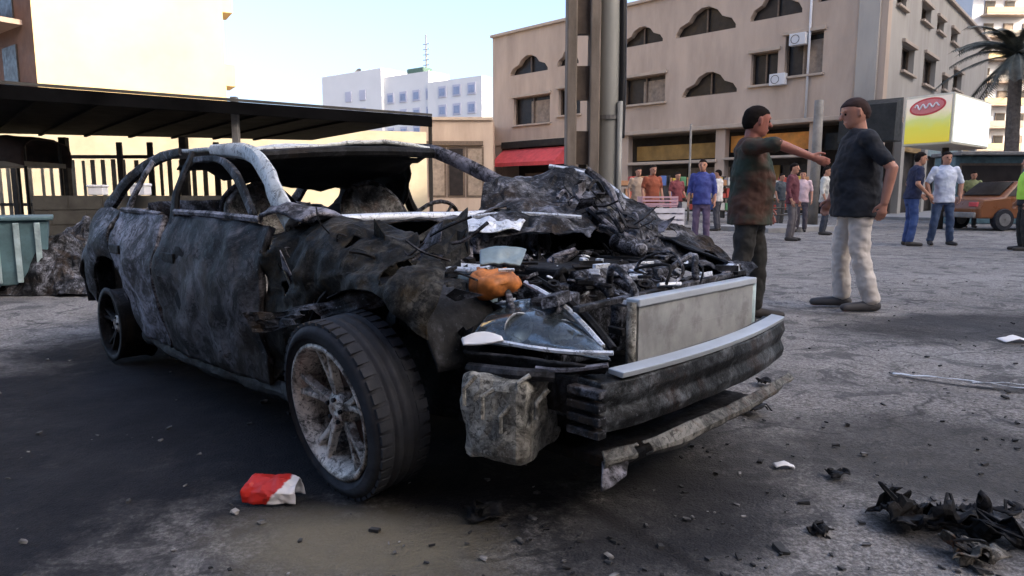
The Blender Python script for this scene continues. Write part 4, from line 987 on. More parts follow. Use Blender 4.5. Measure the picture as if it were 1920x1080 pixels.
# ------------------------------------------------------------------ the burnt car  (local X forward, Y left, front axle at the origin)
CAR = empty('burnt_car', (.083, 2.757, 0), R(-44), .925)
tag(CAR, 'burnt-out wrecked car with crumpled bonnet, bare radiator and exposed engine bay', 'car')
CI = (Matrix.Translation((.083, 2.757, 0)) @ Matrix.Rotation(R(-44), 4, 'Z') @ Matrix.Scale(.925, 4)).inverted()
def cl(px, py, Y): return tuple(CI @ at(px, py, Y))
def part(mb, name, mt_, parent=CAR, **k): return mb.build(name, M[mt_] if isinstance(mt_, str) else mt_, parent, **k)
S = lambda *a, **k: sheet(*a, **k)
# --- roof and pillars
roof = S('roof', [[(-1.42, -.57, 1.285), (-1.35, -.3, 1.31), (-1.32, 0, 1.345), (-1.32, .3, 1.36), (-1.38, .57, 1.35)],
           [(-1.75, -.6, 1.30), (-1.75, -.3, 1.325), (-1.75, 0, 1.34), (-1.75, .3, 1.37), (-1.75, .6, 1.36)],
           [(-2.2, -.6, 1.32), (-2.2, -.3, 1.335), (-2.2, 0, 1.335), (-2.2, .3, 1.37), (-2.2, .6, 1.35)],
           [(-2.62, -.54, 1.30), (-2.64, -.3, 1.32), (-2.66, 0, 1.33), (-2.64, .3, 1.34), (-2.62, .54, 1.31)]], M['ashroof'], CAR, n=(26, 30), amp=.012, freq=3.2, thick=.022, seed=1, ridge=.012)
def pill(name, pts, r, mt_, seg=10, flat=.6):
    A_ = crm(pts, 14); rr = crm([[x] for x in r], 14)[:, 0]
    A_ = [Vector(p) + Vector((noise.noise(Vector(p) * 9), noise.noise(Vector(p) * 9 + Vector((4, 4, 4))), 0)) * .012 for p in A_]
    mb = MB(); mb.tube(A_, list(rr), 8)
    for i_ in range(len(mb.v)):
        c_ = A_[i_ // 8]; v_ = Vector(mb.v[i_]); dd_ = v_ - c_; dd_.y *= .5
        q_ = noise.noise(v_ * 22) * .007; mb.v[i_] = tuple(c_ + dd_ * (1 + q_ * 12))
    o = part(mb, name, mt_, smooth=True); o.data.set_sharp_from_angle(angle=R(35)); return o
pill('front_pillar', [(-.70, -.74, .94), (-.86, -.72, 1.06), (-1.08, -.67, 1.2), (-1.42, -.59, 1.28), (-1.75, -.62, 1.30)], [.056, .056, .05, .042, .028], 'ashroof')
pill('front_pillar', [(-.62, .74, .95), (-.9, .70, 1.13), (-1.18, .64, 1.26), (-1.42, .59, 1.34), (-1.75, .62, 1.36)], [.05, .045, .045, .04, .03], 'ash')
pill('centre_pillar', [(-1.88, -.79, .9), (-1.92, -.74, 1.08), (-1.95, -.64, 1.29)], [.045, .035, .03], 'soot')
pill('centre_pillar', [(-1.80, .79, .9), (-1.85, .74, 1.08), (-1.9, .64, 1.34)], [.05, .04, .03], 'soot')
pill('rear_pillar', [(-3.32, -.68, .97), (-3.05, -.66, 1.12), (-2.85, -.62, 1.22), (-2.6, -.58, 1.29), (-2.2, -.61, 1.31)], [.06, .05, .04, .035, .025], 'burnt')
pill('rear_pillar', [(-3.32, .68, .97), (-3.05, .66, 1.14), (-2.85, .62, 1.24), (-2.6, .58, 1.31), (-2.2, .61, 1.34)], [.06, .05, .04, .035, .025], 'burnt')
pill('rear_quarter_bar', [(-2.72, -.74, .98), (-2.66, -.70, 1.1), (-2.6, -.62, 1.27)], [.03, .025, .025], 'ash')
pill('roof_header', [(-1.36, -.57, 1.255), (-1.3, -.2, 1.29), (-1.3, .2, 1.31), (-1.36, .57, 1.32)], [.03, .03, .03, .03], 'soot')
# --- near side: doors, quarter, sill
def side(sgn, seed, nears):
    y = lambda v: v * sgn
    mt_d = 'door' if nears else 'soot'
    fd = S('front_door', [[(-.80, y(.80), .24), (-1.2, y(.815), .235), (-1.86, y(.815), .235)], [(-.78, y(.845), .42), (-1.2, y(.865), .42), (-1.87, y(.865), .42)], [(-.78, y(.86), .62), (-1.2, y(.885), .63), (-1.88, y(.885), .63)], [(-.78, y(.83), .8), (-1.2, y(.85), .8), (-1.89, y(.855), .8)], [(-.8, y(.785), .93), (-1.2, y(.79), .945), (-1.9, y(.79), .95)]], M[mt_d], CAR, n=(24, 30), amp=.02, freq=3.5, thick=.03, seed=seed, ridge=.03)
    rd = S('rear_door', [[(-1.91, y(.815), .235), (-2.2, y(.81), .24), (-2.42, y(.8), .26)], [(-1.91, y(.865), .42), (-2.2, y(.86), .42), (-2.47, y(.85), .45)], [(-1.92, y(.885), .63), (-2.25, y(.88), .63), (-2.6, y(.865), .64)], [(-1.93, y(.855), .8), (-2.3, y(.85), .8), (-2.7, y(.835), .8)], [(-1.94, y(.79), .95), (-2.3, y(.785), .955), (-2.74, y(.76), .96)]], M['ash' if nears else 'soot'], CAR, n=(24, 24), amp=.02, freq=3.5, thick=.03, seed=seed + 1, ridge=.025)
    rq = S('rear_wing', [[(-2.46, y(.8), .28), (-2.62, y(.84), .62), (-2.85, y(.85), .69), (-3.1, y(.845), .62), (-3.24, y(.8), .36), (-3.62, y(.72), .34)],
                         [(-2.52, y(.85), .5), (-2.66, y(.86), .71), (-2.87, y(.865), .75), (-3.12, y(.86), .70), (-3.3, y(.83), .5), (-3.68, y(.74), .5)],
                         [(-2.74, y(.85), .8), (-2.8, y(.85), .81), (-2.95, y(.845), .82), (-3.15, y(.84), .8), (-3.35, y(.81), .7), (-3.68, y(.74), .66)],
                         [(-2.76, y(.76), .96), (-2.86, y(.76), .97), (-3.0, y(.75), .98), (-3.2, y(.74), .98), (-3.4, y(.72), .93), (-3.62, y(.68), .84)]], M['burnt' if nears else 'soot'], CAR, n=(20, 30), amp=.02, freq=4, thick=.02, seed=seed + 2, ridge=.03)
    S('sill', [[(-.62, y(.80), .27), (-1.2, y(.80), .25), (-1.9, y(.80), .25), (-2.45, y(.78), .28)], [(-.62, y(.81), .2), (-1.2, y(.815), .18), (-1.9, y(.815), .18), (-2.45, y(.79), .21)], [(-.62, y(.72), .15), (-1.2, y(.72), .13), (-1.9, y(.72), .13), (-2.45, y(.7), .16)]], M['soot'], CAR, n=(10, 40), amp=.012, freq=6, thick=.01, seed=seed + 5, ridge=.015)
    if nears:
        for x0, x1, par, nm in ((-.86, -1.84, fd, 'sill_strip'), (-2.0, -2.68, rd, 'sill_strip')):
            mb = MB(); mb.tube([(x0, y(.80), .958), ((x0 + x1) / 2, y(.80), .972), (x1, y(.79), .975)], .016, 6); part(mb, nm, 'ash', par)
        for x0, par in ((-1.72, fd), (-2.56, rd)):
            mb = MB(); mb.obox((x0, y(.885), .745), (.085, 0, 0), (0, .008, 0), (0, 0, .026)); part(mb, 'door_handle', 'soot', par, bevel=.006)
        mb = MB(); mb.lathe([(.002, 0), (.1, .004), (.115, .0), (.09, -.006)], Matrix.Translation((-1.6, y(.878), .64)) @ Matrix.Rotation(R(90), 4, 'X') @ Matrix.Scale(1.5, 4, (0, 1, 0)), 14, closed=False); part(mb, 'burn_hole', plain('hole_black', (.003, .003, .004), .9, bmp=0), fd)
        S('window_frame', [[(-.95, y(.775), .97), (-1.2, y(.73), 1.16), (-1.55, y(.655), 1.255), (-1.86, y(.66), 1.265)], [(-1.0, y(.775), .97), (-1.24, y(.73), 1.13), (-1.57, y(.66), 1.225), (-1.86, y(.665), 1.235)]], M['burnt'], fd, n=(4, 20), amp=.004, thick=.02)
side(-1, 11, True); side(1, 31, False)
# --- mirror stub and scuttle corner by the near pillar
S('scuttle_corner', [[(-.86, -.80, .97), (-.7, -.8, .99), (-.52, -.79, .96)], [(-.84, -.74, 1.02), (-.68, -.73, 1.02), (-.5, -.72, .98)], [(-.8, -.62, 1.0), (-.62, -.6, .99), (-.46, -.6, .95)]], M['ash'], CAR, n=(12, 14), amp=.02, freq=6, thick=.015, seed=4)
# --- near front wing: crumpled sheets over the wheel
wing = S('front_wing', [[(-.80, -.80, .25), (-.6, -.84, .42), (-.42, -.87, .60), (-.18, -.88, .71), (.05, -.88, .74), (.2, -.86, .68), (.3, -.84, .6)],
          [(-.79, -.84, .48), (-.6, -.865, .58), (-.42, -.885, .70), (-.15, -.885, .79), (.05, -.87, .79), (.2, -.86, .74), (.31, -.83, .67)],
          [(-.78, -.85, .68), (-.6, -.86, .72), (-.42, -.86, .80), (-.15, -.84, .85), (.05, -.83, .84), (.2, -.81, .8), (.32, -.8, .72)],
          [(-.78, -.8, .86), (-.6, -.79, .88), (-.42, -.76, .93), (-.15, -.72, .94), (.02, -.72, .91), (.16, -.73, .87), (.28, -.74, .78)],
          [(-.78, -.72, .96), (-.6, -.7, .97), (-.42, -.62, .99), (-.15, -.56, .95), (-.02, -.62, .95), (.1, -.66, .9), (.22, -.68, .82)]], M['rustm'], CAR, n=(52, 84), amp=.05, freq=2.6, thick=.004, seed=6, ridge=.075, holes=(.46, 5.0))
for k, (row, mt_) in enumerate((
    ([[cl(700, 470, 2.5), cl(790, 440, 2.6), cl(875, 400, 2.75)], [cl(720, 520, 2.45), cl(800, 480, 2.5), cl(880, 440, 2.6)], [cl(740, 560, 2.4), cl(815, 540, 2.4), cl(885, 500, 2.45)]], 'rustm'),
    ([[cl(600, 470, 2.6), cl(680, 450, 2.6), cl(760, 430, 2.65)], [cl(600, 520, 2.5), cl(690, 500, 2.45), cl(790, 480, 2.5)]], 'burnt'),
    ([[cl(470, 590, 2.55), cl(560, 575, 2.45), cl(700, 540, 2.35)], [cl(480, 625, 2.5), cl(580, 605, 2.4), cl(720, 575, 2.3)]], 'burnt'),
    ([[cl(760, 560, 2.25), cl(830, 530, 2.3), cl(890, 520, 2.35)], [cl(770, 620, 2.2), cl(830, 600, 2.2), cl(880, 590, 2.2)], [cl(800, 660, 2.2), cl(850, 650, 2.15), cl(890, 640, 2.1)]], 'rustm'))):
    S('torn_panel', row, M[mt_], CAR, n=(9, 13), amp=.035, freq=8, thick=.004, seed=40 + k, ridge=.03, holes=(.38, 9.0), facet=True)
rnd = random.Random(44)
for k in range(26):
    px, py = rnd.uniform(520, 880), rnd.uniform(430, 640)
    if py > 560 and px < 700: py -= 90
    Yd = 2.62 - (px - 520) / 360 * .42 - (py - 430) / 210 * .12 - .03
    c_ = Vector(cl(px, py, Yd)); r_ = rnd.uniform(.03, .09); u_ = Vector((rnd.uniform(-1, 1), rnd.uniform(-.3, .3), rnd.uniform(-1, 1))).normalized(); v_ = u_.cross(Vector((rnd.uniform(-.4, .4), -1, rnd.uniform(-.5, .5)))).normalized()
    pts = [c_ + u_ * r_ * rnd.uniform(.7, 1.6), c_ + v_ * r_ * rnd.uniform(.2, .6), c_ - u_ * r_ * rnd.uniform(.4, 1), c_ - v_ * r_ * rnd.uniform(.2, .7)]
    mb = MB(); mb.prism(pts, u_.cross(v_) * .004); part(mb, 'metal_shard', rnd.choice(('rustm', 'burnt', 'soot', 'ash', 'rustm', 'khaki')))
for k in range(12):
    px, py = rnd.uniform(540, 860), rnd.uniform(440, 600); Yd = 2.6 - (px - 520) / 360 * .42 - .04
    a_ = Vector(cl(px, py, Yd)); b2 = Vector(cl(px + rnd.uniform(-90, 90), py + rnd.uniform(-60, 60), Yd - rnd.uniform(-.05, .05)))
    mb = MB(); mb.tube(crm([a_, (a_ + b2) / 2 + Vector((0, -.02, .03 * rnd.uniform(-1, 1))), b2], 8), rnd.uniform(.003, .007), 5); part(mb, 'wire', rnd.choice(('burnt', 'ash', 'soot')))
mb = MB(); mb.tube([cl(560, 640, 2.45), cl(640, 605, 2.35), cl(740, 555, 2.3)], .012, 6); part(mb, 'arch_edge', 'burnt')
# inner arch and bulkhead
S('wheel_arch_liner', [[(-.45, -.84, .5), (-.3, -.84, .7), (0, -.84, .75), (.24, -.83, .68), (.34, -.82, .5)], [(-.45, -.5, .5), (-.3, -.5, .7), (0, -.5, .75), (.24, -.5, .68), (.34, -.5, .5)]], M['soot'], CAR, n=(10, 20), amp=.01, thick=.01, seed=8)
S('inner_wing', [[(-.5, -.5, .2), (0, -.5, .2), (.5, -.5, .25)], [(-.5, -.5, .5), (0, -.5, .5), (.5, -.5, .45)], [(-.5, -.52, .84), (0, -.5, .74), (.5, -.5, .62)]], M['soot'], CAR, n=(18, 30), amp=.02, freq=5, thick=.006, seed=91, ridge=.03)
mb = MB(); mb.box((-.72, -.74, .25), (-.68, .74, .93)); part(mb, 'bulkhead', 'soot')
mb = MB(); mb.box((-3.5, -.74, .22), (-.55, .74, .26)); part(mb, 'floor_pan', 'soot')
mb = MB(); mb.box((-3.35, -.68, .3), (-3.3, .68, .94)); part(mb, 'rear_bulkhead', 'soot')
S('boot_floor', [[(-3.3, -.7, .95), (-3.3, 0, .97), (-3.3, .7, .95)], [(-3.5, -.7, .9), (-3.5, 0, .93), (-3.5, .7, .9)], [(-3.7, -.66, .78), (-3.72, 0, .8), (-3.7, .66, .78)]], M['burnt'], CAR, n=(12, 18), amp=.03, thick=.012, seed=9, ridge=.03)
S('rear_bumper', [[(-3.62, -.78, .62), (-3.76, -.6, .62), (-3.8, 0, .62), (-3.76, .6, .62)], [(-3.64, -.79, .48), (-3.8, -.6, .48), (-3.84, 0, .48), (-3.8, .6, .48)], [(-3.58, -.76, .32), (-3.72, -.6, .3), (-3.76, 0, .3), (-3.72, .6, .3)]], M['soot'], CAR, n=(12, 24), amp=.03, thick=.02, seed=10, ridge=.02)
# --- scuttle, dashboard, seats, steering wheel
mb = MB(); mb.tube(crm([(-.62, -.66, .955), (-.52, -.3, .965), (-.5, 0, .962), (-.52, .35, .97), (-.62, .7, .96)], 14), .022, 8); part(mb, 'scuttle_edge', 'alu', smooth=True)
S('scuttle_panel', [[(-.55, -.7, .93), (-.42, 0, .95), (-.55, .7, .93)], [(-.68, -.7, .945), (-.62, 0, .955), (-.68, .7, .945)], [(-.8, -.7, .9), (-.78, 0, .92), (-.8, .7, .9)]], M['burnt'], CAR, n=(12, 26), amp=.015, freq=6, thick=.008, seed=12)
S('dashboard', [[(-.8, -.68, .88), (-.82, 0, .9), (-.8, .68, .88)], [(-.98, -.68, .86), (-1.0, 0, .88), (-.98, .68, .86)], [(-1.02, -.66, .6), (-1.05, 0, .6), (-1.02, .66, .6)]], M['soot'], CAR, n=(14, 26), amp=.03, freq=6, thick=.02, seed=13, ridge=.03)
mb = MB(); MM = Matrix.Translation((-1.12, .36, .86)) @ Matrix.Rotation(R(-62), 4, 'Y')
mb.tube([MM @ Vector((math.cos(t) * .19, math.sin(t) * .19, 0)) for t in np.linspace(0, 2 * math.pi, 26)], .012, 6)
for t in (0.5, 2.6, 4.7): mb.tube([MM @ Vector((0, 0, -.03)), MM @ Vector((math.cos(t) * .19, math.sin(t) * .19, 0))], .01, 5)
part(mb, 'steering_wheel', 'burnt')
def seat(x, yc):
    b_ = S('seat_back', [[(x, yc - .22, .42), (x - .02, yc, .43), (x, yc + .22, .42)], [(x - .08, yc - .24, .75), (x - .13, yc, .75), (x - .08, yc + .24, .75)], [(x - .2, yc - .2, 1.0), (x - .24, yc, 1.02), (x - .2, yc + .2, 1.0)], [(x - .24, yc - .12, 1.1), (x - .26, yc, 1.13), (x - .24, yc + .12, 1.1)]], M['seat'], CAR, n=(20, 16), amp=.04, freq=7, thick=.06, seed=int(50 + yc * 10 + x * 3))
    mb = MB(); mb.tube(crm([(x + .02, yc - .23, .3), (x - .1, yc - .25, .8), (x - .22, yc - .2, 1.04), (x - .25, yc, 1.15), (x - .22, yc + .2, 1.04), (x - .1, yc + .25, .8), (x + .02, yc + .23, .3)], 30), .014, 6); part(mb, 'seat_frame', 'burnt', b_)
    S('seat_base', [[(x + .5, yc - .23, .44), (x + .52, yc, .44), (x + .5, yc + .23, .44)], [(x + .1, yc - .24, .4), (x + .1, yc, .4), (x + .1, yc + .24, .4)]], M['seat'], CAR, n=(12, 12), amp=.03, freq=7, thick=.08, seed=60)
S('charred_headliner', [[(-1.38, -.54, 1.26), (-1.34, 0, 1.30), (-1.38, .54, 1.30)], [(-1.7, -.56, 1.25), (-1.7, 0, 1.24), (-1.7, .58, 1.22)], [(-2.1, -.56, 1.25), (-2.1, 0, 1.18), (-2.1, .58, 1.14)], [(-2.55, -.5, 1.24), (-2.55, 0, 1.16), (-2.55, .5, 1.10)]], M['char'], CAR, n=(16, 20), amp=.03, freq=4, thick=.01, seed=77, ridge=.03)
S('hanging_lining', [[(-1.62, .62, 1.27), (-2.0, .64, 1.27), (-2.5, .62, 1.25)], [(-1.72, .66, 1.1), (-2.0, .69, 1.06), (-2.6, .67, 1.06)], [(-1.86, .68, .95), (-2.1, .72, .94), (-2.8, .68, .94)]], M['char'], CAR, n=(14, 20), amp=.03, freq=6, thick=.01, seed=78, ridge=.04, holes=(.5, 6.0))
seat(-1.55, -.36); seat(-1.5, .36)
S('rear_seat', [[(-2.6, -.62, .42), (-2.6, 0, .42), (-2.6, .62, .42)], [(-2.72, -.62, .75), (-2.74, 0, .75), (-2.72, .62, .75)], [(-2.86, -.58, 1.0), (-2.88, 0, 1.03), (-2.86, .58, 1.0)]], M['burnt'], CAR, n=(16, 26), amp=.05, freq=6, thick=.05, seed=17)

# --- bonnet: buckled and thrown back against the far side
bon = S('bonnet', [
  [cl(868, 438, 2.86), cl(930, 436, 2.84), cl(1000, 428, 2.86), cl(1060, 432, 2.84), cl(1105, 446, 2.8)],
  [cl(874, 407, 3.02), cl(940, 404, 3.02), cl(1005, 400, 3.02), cl(1065, 404, 3.0), cl(1120, 420, 2.94)],
  [cl(895, 388, 3.22), cl(950, 378, 3.26), cl(1015, 374, 3.3), cl(1070, 380, 3.25), cl(1130, 400, 3.15)],
  [cl(915, 350, 3.5), cl(965, 326, 3.62), cl(1025, 316, 3.66), cl(1080, 326, 3.6), cl(1140, 362, 3.5)],
  [cl(930, 356, 3.8), cl(985, 334, 3.9), cl(1040, 322, 3.95), cl(1095, 334, 3.85), cl(1160, 380, 3.7)]], M['burnt'], CAR, n=(30, 34), amp=.03, freq=3.2, thick=.005, seed=21, ridge=.09, facet=True, holes=(.5, 4.0))
mb = MB(); mb.tube(crm([cl(1030, 312, 3.68), cl(1085, 322, 3.62), cl(1130, 340, 3.54), cl(1190, 385, 3.4), cl(1245, 425, 3.3)], 14), .014, 6); part(mb, 'bonnet_edge', 'alu', bon)
mb = MB(); mb.tube(crm([cl(872, 410, 3.0), cl(930, 402, 3.0), cl(1000, 402, 2.99), cl(1090, 408, 2.96)], 12), .011, 6); part(mb, 'bonnet_edge', 'alu', bon)
rnd = random.Random(12)
for k in range(44):
    px, py = rnd.uniform(1040, 1250), 0
    py = rnd.uniform(335 + max(0, px - 1120) * .75, 400 + max(0, px - 1060) * .42); Yd = rnd.uniform(2.95, 3.45) - max(0, px - 1150) * .002
    c_ = Vector(cl(px, py, Yd)); r_ = rnd.uniform(.025, .075); u_ = Vector((rnd.uniform(-1, 1), rnd.uniform(-1, 1), rnd.uniform(-.8, .8))).normalized(); v_ = u_.cross(Vector((rnd.uniform(-1, 1), rnd.uniform(-1, 1), 1))).normalized()
    mb = MB(); mb.prism([c_ + u_ * r_ * rnd.uniform(.8, 1.8), c_ + v_ * r_ * rnd.uniform(.2, .7), c_ - u_ * r_ * rnd.uniform(.5, 1.2), c_ - v_ * r_ * rnd.uniform(.2, .8)], u_.cross(v_) * .005); part(mb, 'metal_shard', rnd.choice(('burnt', 'soot', 'ash', 'engine', 'burnt', 'soot')))
for k in range(16):
    px = rnd.uniform(1050, 1220); py = rnd.uniform(350 + max(0, px - 1120) * .7, 420 + max(0, px - 1060) * .3); Yd = rnd.uniform(2.95, 3.35)
    a_ = Vector(cl(px, py, Yd)); b2 = Vector(cl(px + rnd.uniform(-30, 90), py + rnd.uniform(-20, 60), Yd - .1)); m2 = (a_ + b2) / 2 + Vector((0, 0, rnd.uniform(-.03, .05)))
    mb = MB(); mb.tube(crm([a_, m2, b2], 10), rnd.uniform(.004, .012), 6); part(mb, 'bent_rod', rnd.choice(('ash', 'burnt', 'engine', 'soot')))
S('bonnet_brace', [[cl(872, 412, 2.95), cl(930, 408, 2.95), cl(985, 418, 2.95)], [cl(872, 440, 2.82), cl(925, 432, 2.82), cl(975, 430, 2.85)]], M['alu'], CAR, n=(10, 16), amp=.02, freq=9, thick=.006, seed=23, ridge=.03)
mb = MB(); mb.tube(crm([cl(1100, 318, 3.45), cl(1140, 350, 3.4), cl(1165, 400, 3.3), cl(1215, 440, 3.15)], 14), [.02] * 14, 7); part(mb, 'bonnet_hinge', 'ash')
mb = MB(); mb.tube(crm([cl(1080, 365, 3.2), cl(1110, 395, 3.15), cl(1150, 430, 3.05), cl(1190, 450, 3.0)], 14), [.017] * 14, 7); part(mb, 'bonnet_hinge', 'ash')
# far front wing
S('front_wing', [[(-.6, .70, .96), (-.2, .70, .93), (.25, .68, .86), (.62, .62, .76)], [(-.6, .80, .93), (-.2, .82, .9), (.25, .80, .82), (.64, .70, .72)], [(-.62, .86, .6), (-.3, .87, .72), (.25, .85, .7), (.64, .72, .55)]], M['soot'], CAR, n=(9, 20), amp=.02, freq=5, thick=.008, seed=25, ridge=.03, facet=True)
S('bonnet_fold', [[cl(1120, 338, 3.5), cl(1215, 398, 3.35), cl(1315, 450, 3.2), cl(1412, 500, 3.0)], [cl(1112, 385, 3.3), cl(1205, 430, 3.15), cl(1300, 474, 3.02), cl(1405, 512, 2.9)], [cl(1100, 428, 3.1), cl(1195, 466, 2.98), cl(1290, 500, 2.86), cl(1385, 526, 2.76)]], M['burnt'], CAR, n=(22, 44), amp=.03, freq=4, thick=.005, seed=95, ridge=.07, facet=True, holes=(.42, 7.0))
S('torn_panel', [[cl(1210, 470, 3.0), cl(1300, 500, 2.9), cl(1400, 520, 2.8)], [cl(1240, 440, 3.2), cl(1330, 475, 3.1), cl(1420, 505, 2.95)]], M['burnt'], CAR, n=(7, 14), amp=.03, freq=7, thick=.006, seed=26, ridge=.03, facet=True)
mb = MB(); mb.rc(cl(1160, 455, 2.95), cl(1200, 468, 2.87), .045, .035, 12); part(mb, 'strut_tower', 'engine', smooth=True)
# --- engine bay clutter
rnd = random.Random(99)
def eb(x, y, z, sx, sy, sz, mt_, name, rz=0.0, bev=.012, tilt=0.0):
    mb = MB(); Mx = Matrix.Rotation(rz, 3, 'Z') @ Matrix.Rotation(tilt, 3, 'X')
    mb.obox((x, y, z), Mx @ Vector((sx, 0, 0)), Mx @ Vector((0, sy, 0)), Mx @ Vector((0, 0, sz))); return part(mb, name, mt_, bevel=bev)
mb = MB(); mb.box((-.5, -.5, .3), (.66, .62, .34)); part(mb, 'undertray', 'soot')
eb(.05, .1, .56, .28, .3, .16, 'engine', 'engine_block')
eb(.02, .1, .745, .24, .26, .03, 'soot', 'rocker_cover', .04)
for k in range(4):
    yy = -.1 + k * .13
    mb = MB(); mb.tube(crm([(.26, yy, .66), (.4, yy, .74), (.5, yy + .02, .66), (.5, yy, .5)], 12), .024, 9); part(mb, 'intake_runner', 'engine', smooth=True)
mb = MB(); mb.tube([(.36, -.16, .745), (.37, .4, .75)], .033, 10); part(mb, 'intake_manifold', 'engine', smooth=True)
eb(-.05, -.38, .66, .13, .09, .1, 'bluegrey', 'battery', .1)
eb(-.05, -.38, .775, .12, .08, .012, 'alu', 'battery_clamp', .1)
eb(.18, .48, .66, .15, .1, .12, 'soot', 'air_box', -.15)
eb(-.34, -.28, .78, .14, .12, .06, 'ash', 'fuse_box', .2)
eb(-.36, .12, .84, .1, .22, .04, 'ash', 'wiper_motor', .05)
eb(.42, -.34, .66, .05, .12, .05, 'engine', 'alternator', .3)
mb = MB(); mb.lathe([(.02, -.05), (.1, -.05), (.11, 0), (.1, .05), (.02, .05)], Matrix.Translation((-.4, .42, .82)), 16); part(mb, 'brake_servo', 'burnt', smooth=False)
for k in range(46):                                        # melted hoses and wiring
    x0 = rnd.uniform(-.35, .62); y0 = rnd.uniform(-.48, .62); z0 = .68 + rnd.random() * .13
    a = rnd.uniform(0, 6.28); L = rnd.uniform(.12, .42); pts = []
    for t in np.linspace(0, 1, 5):
        pts.append((min(.7, max(-.5, x0 + math.cos(a) * L * (t - .5) + rnd.uniform(-.05, .05))), min(.66, max(-.5, y0 + math.sin(a) * L * (t - .5) + rnd.uniform(-.05, .05))), z0 - .05 + math.sin(t * 3.14) * rnd.uniform(.02, .12)))
    mb = MB(); r_ = rnd.choice((.004, .006, .009, .013)); mb.tube(crm(pts, 14), r_, 6); part(mb, 'hose' if r_ > .008 else 'wire', rnd.choice(('engine', 'soot', 'ash', 'soot', 'engine', 'char')), smooth=True)
for k in range(300):                                        # broken castings and brackets
    x0 = rnd.uniform(-.3, .68); y0 = rnd.uniform(-.5, .64); z0 = .62 + rnd.random() * .19 - max(0, x0 - .4) * .15
    s_ = rnd.uniform(.008, .034)
    mb = MB(); Mx = Matrix.Rotation(rnd.uniform(0, 3), 3, 'Z') @ Matrix.Rotation(rnd.uniform(-.6, .6), 3, 'X')
    if k % 3 == 0:
        mb.lathe([(s_ * .5, -s_ * .15), (s_, -s_ * .2), (s_, s_ * .2), (s_ * .5, s_ * .15)], Matrix.Translation((x0, y0, z0)) @ Mx.to_4x4(), 12)
    else:
        mb.obox((x0, y0, z0), Mx @ Vector((s_ * rnd.uniform(.8, 2.6), 0, 0)), Mx @ Vector((0, s_ * rnd.uniform(.25, .9), 0)), Mx @ Vector((0, 0, s_ * rnd.uniform(.12, .7))))
    part(mb, 'bracket', rnd.choice(('engine', 'alu', 'engine', 'burnt', 'alu', 'soot', 'soot')), bevel=.002)
# orange melted reservoir and fittings next to it
S('melted_reservoir', [[cl(885, 545, 2.28), cl(905, 560, 2.24), cl(945, 552, 2.24), cl(968, 538, 2.28)], [cl(888, 520, 2.3), cl(905, 528, 2.22), cl(940, 526, 2.22), cl(972, 530, 2.3)], [cl(895, 505, 2.36), cl(910, 508, 2.32), cl(935, 515, 2.32), cl(960, 522, 2.36)]], M['orangeplastic'], CAR, n=(16, 18), amp=.025, freq=12, thick=.03, seed=27)
S('torn_panel', [[cl(900, 470, 2.4), cl(950, 462, 2.42), cl(985, 470, 2.45)], [cl(900, 500, 2.34), cl(945, 495, 2.36), cl(975, 500, 2.38)]], M['bluegrey'], CAR, n=(10, 14), amp=.015, freq=12, thick=.012, seed=28)
# --- headlamp
S('headlamp_bowl', [[cl(875, 638, 2.16), cl(960, 640, 2.1), cl(1060, 655, 2.02), cl(1140, 668, 1.98)], [cl(905, 600, 2.26), cl(970, 590, 2.25), cl(1050, 600, 2.2), cl(1125, 645, 2.08)], [cl(920, 578, 2.3), cl(985, 562, 2.32), cl(1050, 580, 2.3), cl(1110, 620, 2.2)]], M['chrome'], CAR, n=(18, 26), amp=.012, freq=12, thick=.008, seed=29)
lens = S('headlamp_lens', [[cl(872, 646, 2.06), cl(960, 650, 1.98), cl(1060, 664, 1.9), cl(1145, 676, 1.88)], [cl(905, 606, 2.12), cl(970, 596, 2.06), cl(1050, 610, 2.0), cl(1130, 652, 1.94)], [cl(925, 580, 2.24), cl(985, 565, 2.24), cl(1050, 582, 2.2), cl(1112, 624, 2.1)]], M['lens'], CAR, n=(18, 26), amp=.008, freq=9, thick=.006, seed=30)
for px, py, r_ in ((965, 612, .05), (1045, 622, .045)):
    c_ = Vector(cl(px, py, 2.08)); mb = MB(); mb.lathe([(.005, -.01), (r_ * .5, 0), (r_, .03), (r_ * 1.05, .03), (r_ * .5, -.012)], Matrix.Translation(c_) @ Matrix.Rotation(R(90), 4, 'Y') @ Matrix.Rotation(R(20), 4, 'X'), 18); part(mb, 'reflector', 'alu', lens, smooth=True)
mb = MB(); mb.tube(crm([cl(868, 636, 2.04), cl(930, 640, 1.99), cl(1000, 652, 1.92), cl(1070, 660, 1.88), cl(1150, 662, 1.85)], 16), .008, 6); part(mb, 'lens_highlight', 'alu', lens)  # bright strip standing in for the highlight along the lens's lower edge
S('torn_panel', [[cl(865, 636, 2.03), cl(905, 622, 2.02), cl(940, 632, 1.99)], [cl(868, 644, 2.0), cl(905, 646, 1.98), cl(945, 640, 1.97)]], M['whitebox'], CAR, n=(8, 12), amp=.006, freq=12, thick=.006, seed=32)  # white sliver continuing the painted highlight at the lens's near corner
mb = MB(); mb.tube(crm([cl(985, 530, 2.3), cl(1045, 565, 2.16), cl(1090, 605, 2.05), cl(1130, 650, 1.95)], 14), .01, 6); part(mb, 'wing_brace', 'alu')
mb = MB(); mb.tube(crm([cl(1000, 520, 2.36), cl(1060, 558, 2.22), cl(1110, 605, 2.08), cl(1150, 655, 1.98)], 14), .014, 6); part(mb, 'wing_brace', 'soot')
S('bumper_skin', [[cl(870, 655, 2.02), cl(960, 668, 1.94), cl(1060, 678, 1.86), cl(1140, 685, 1.83)], [cl(890, 680, 2.04), cl(970, 690, 1.96), cl(1060, 700, 1.9), cl(1135, 700, 1.86)]], M['soot'], CAR, n=(10, 26), amp=.012, freq=9, thick=.01, seed=33)
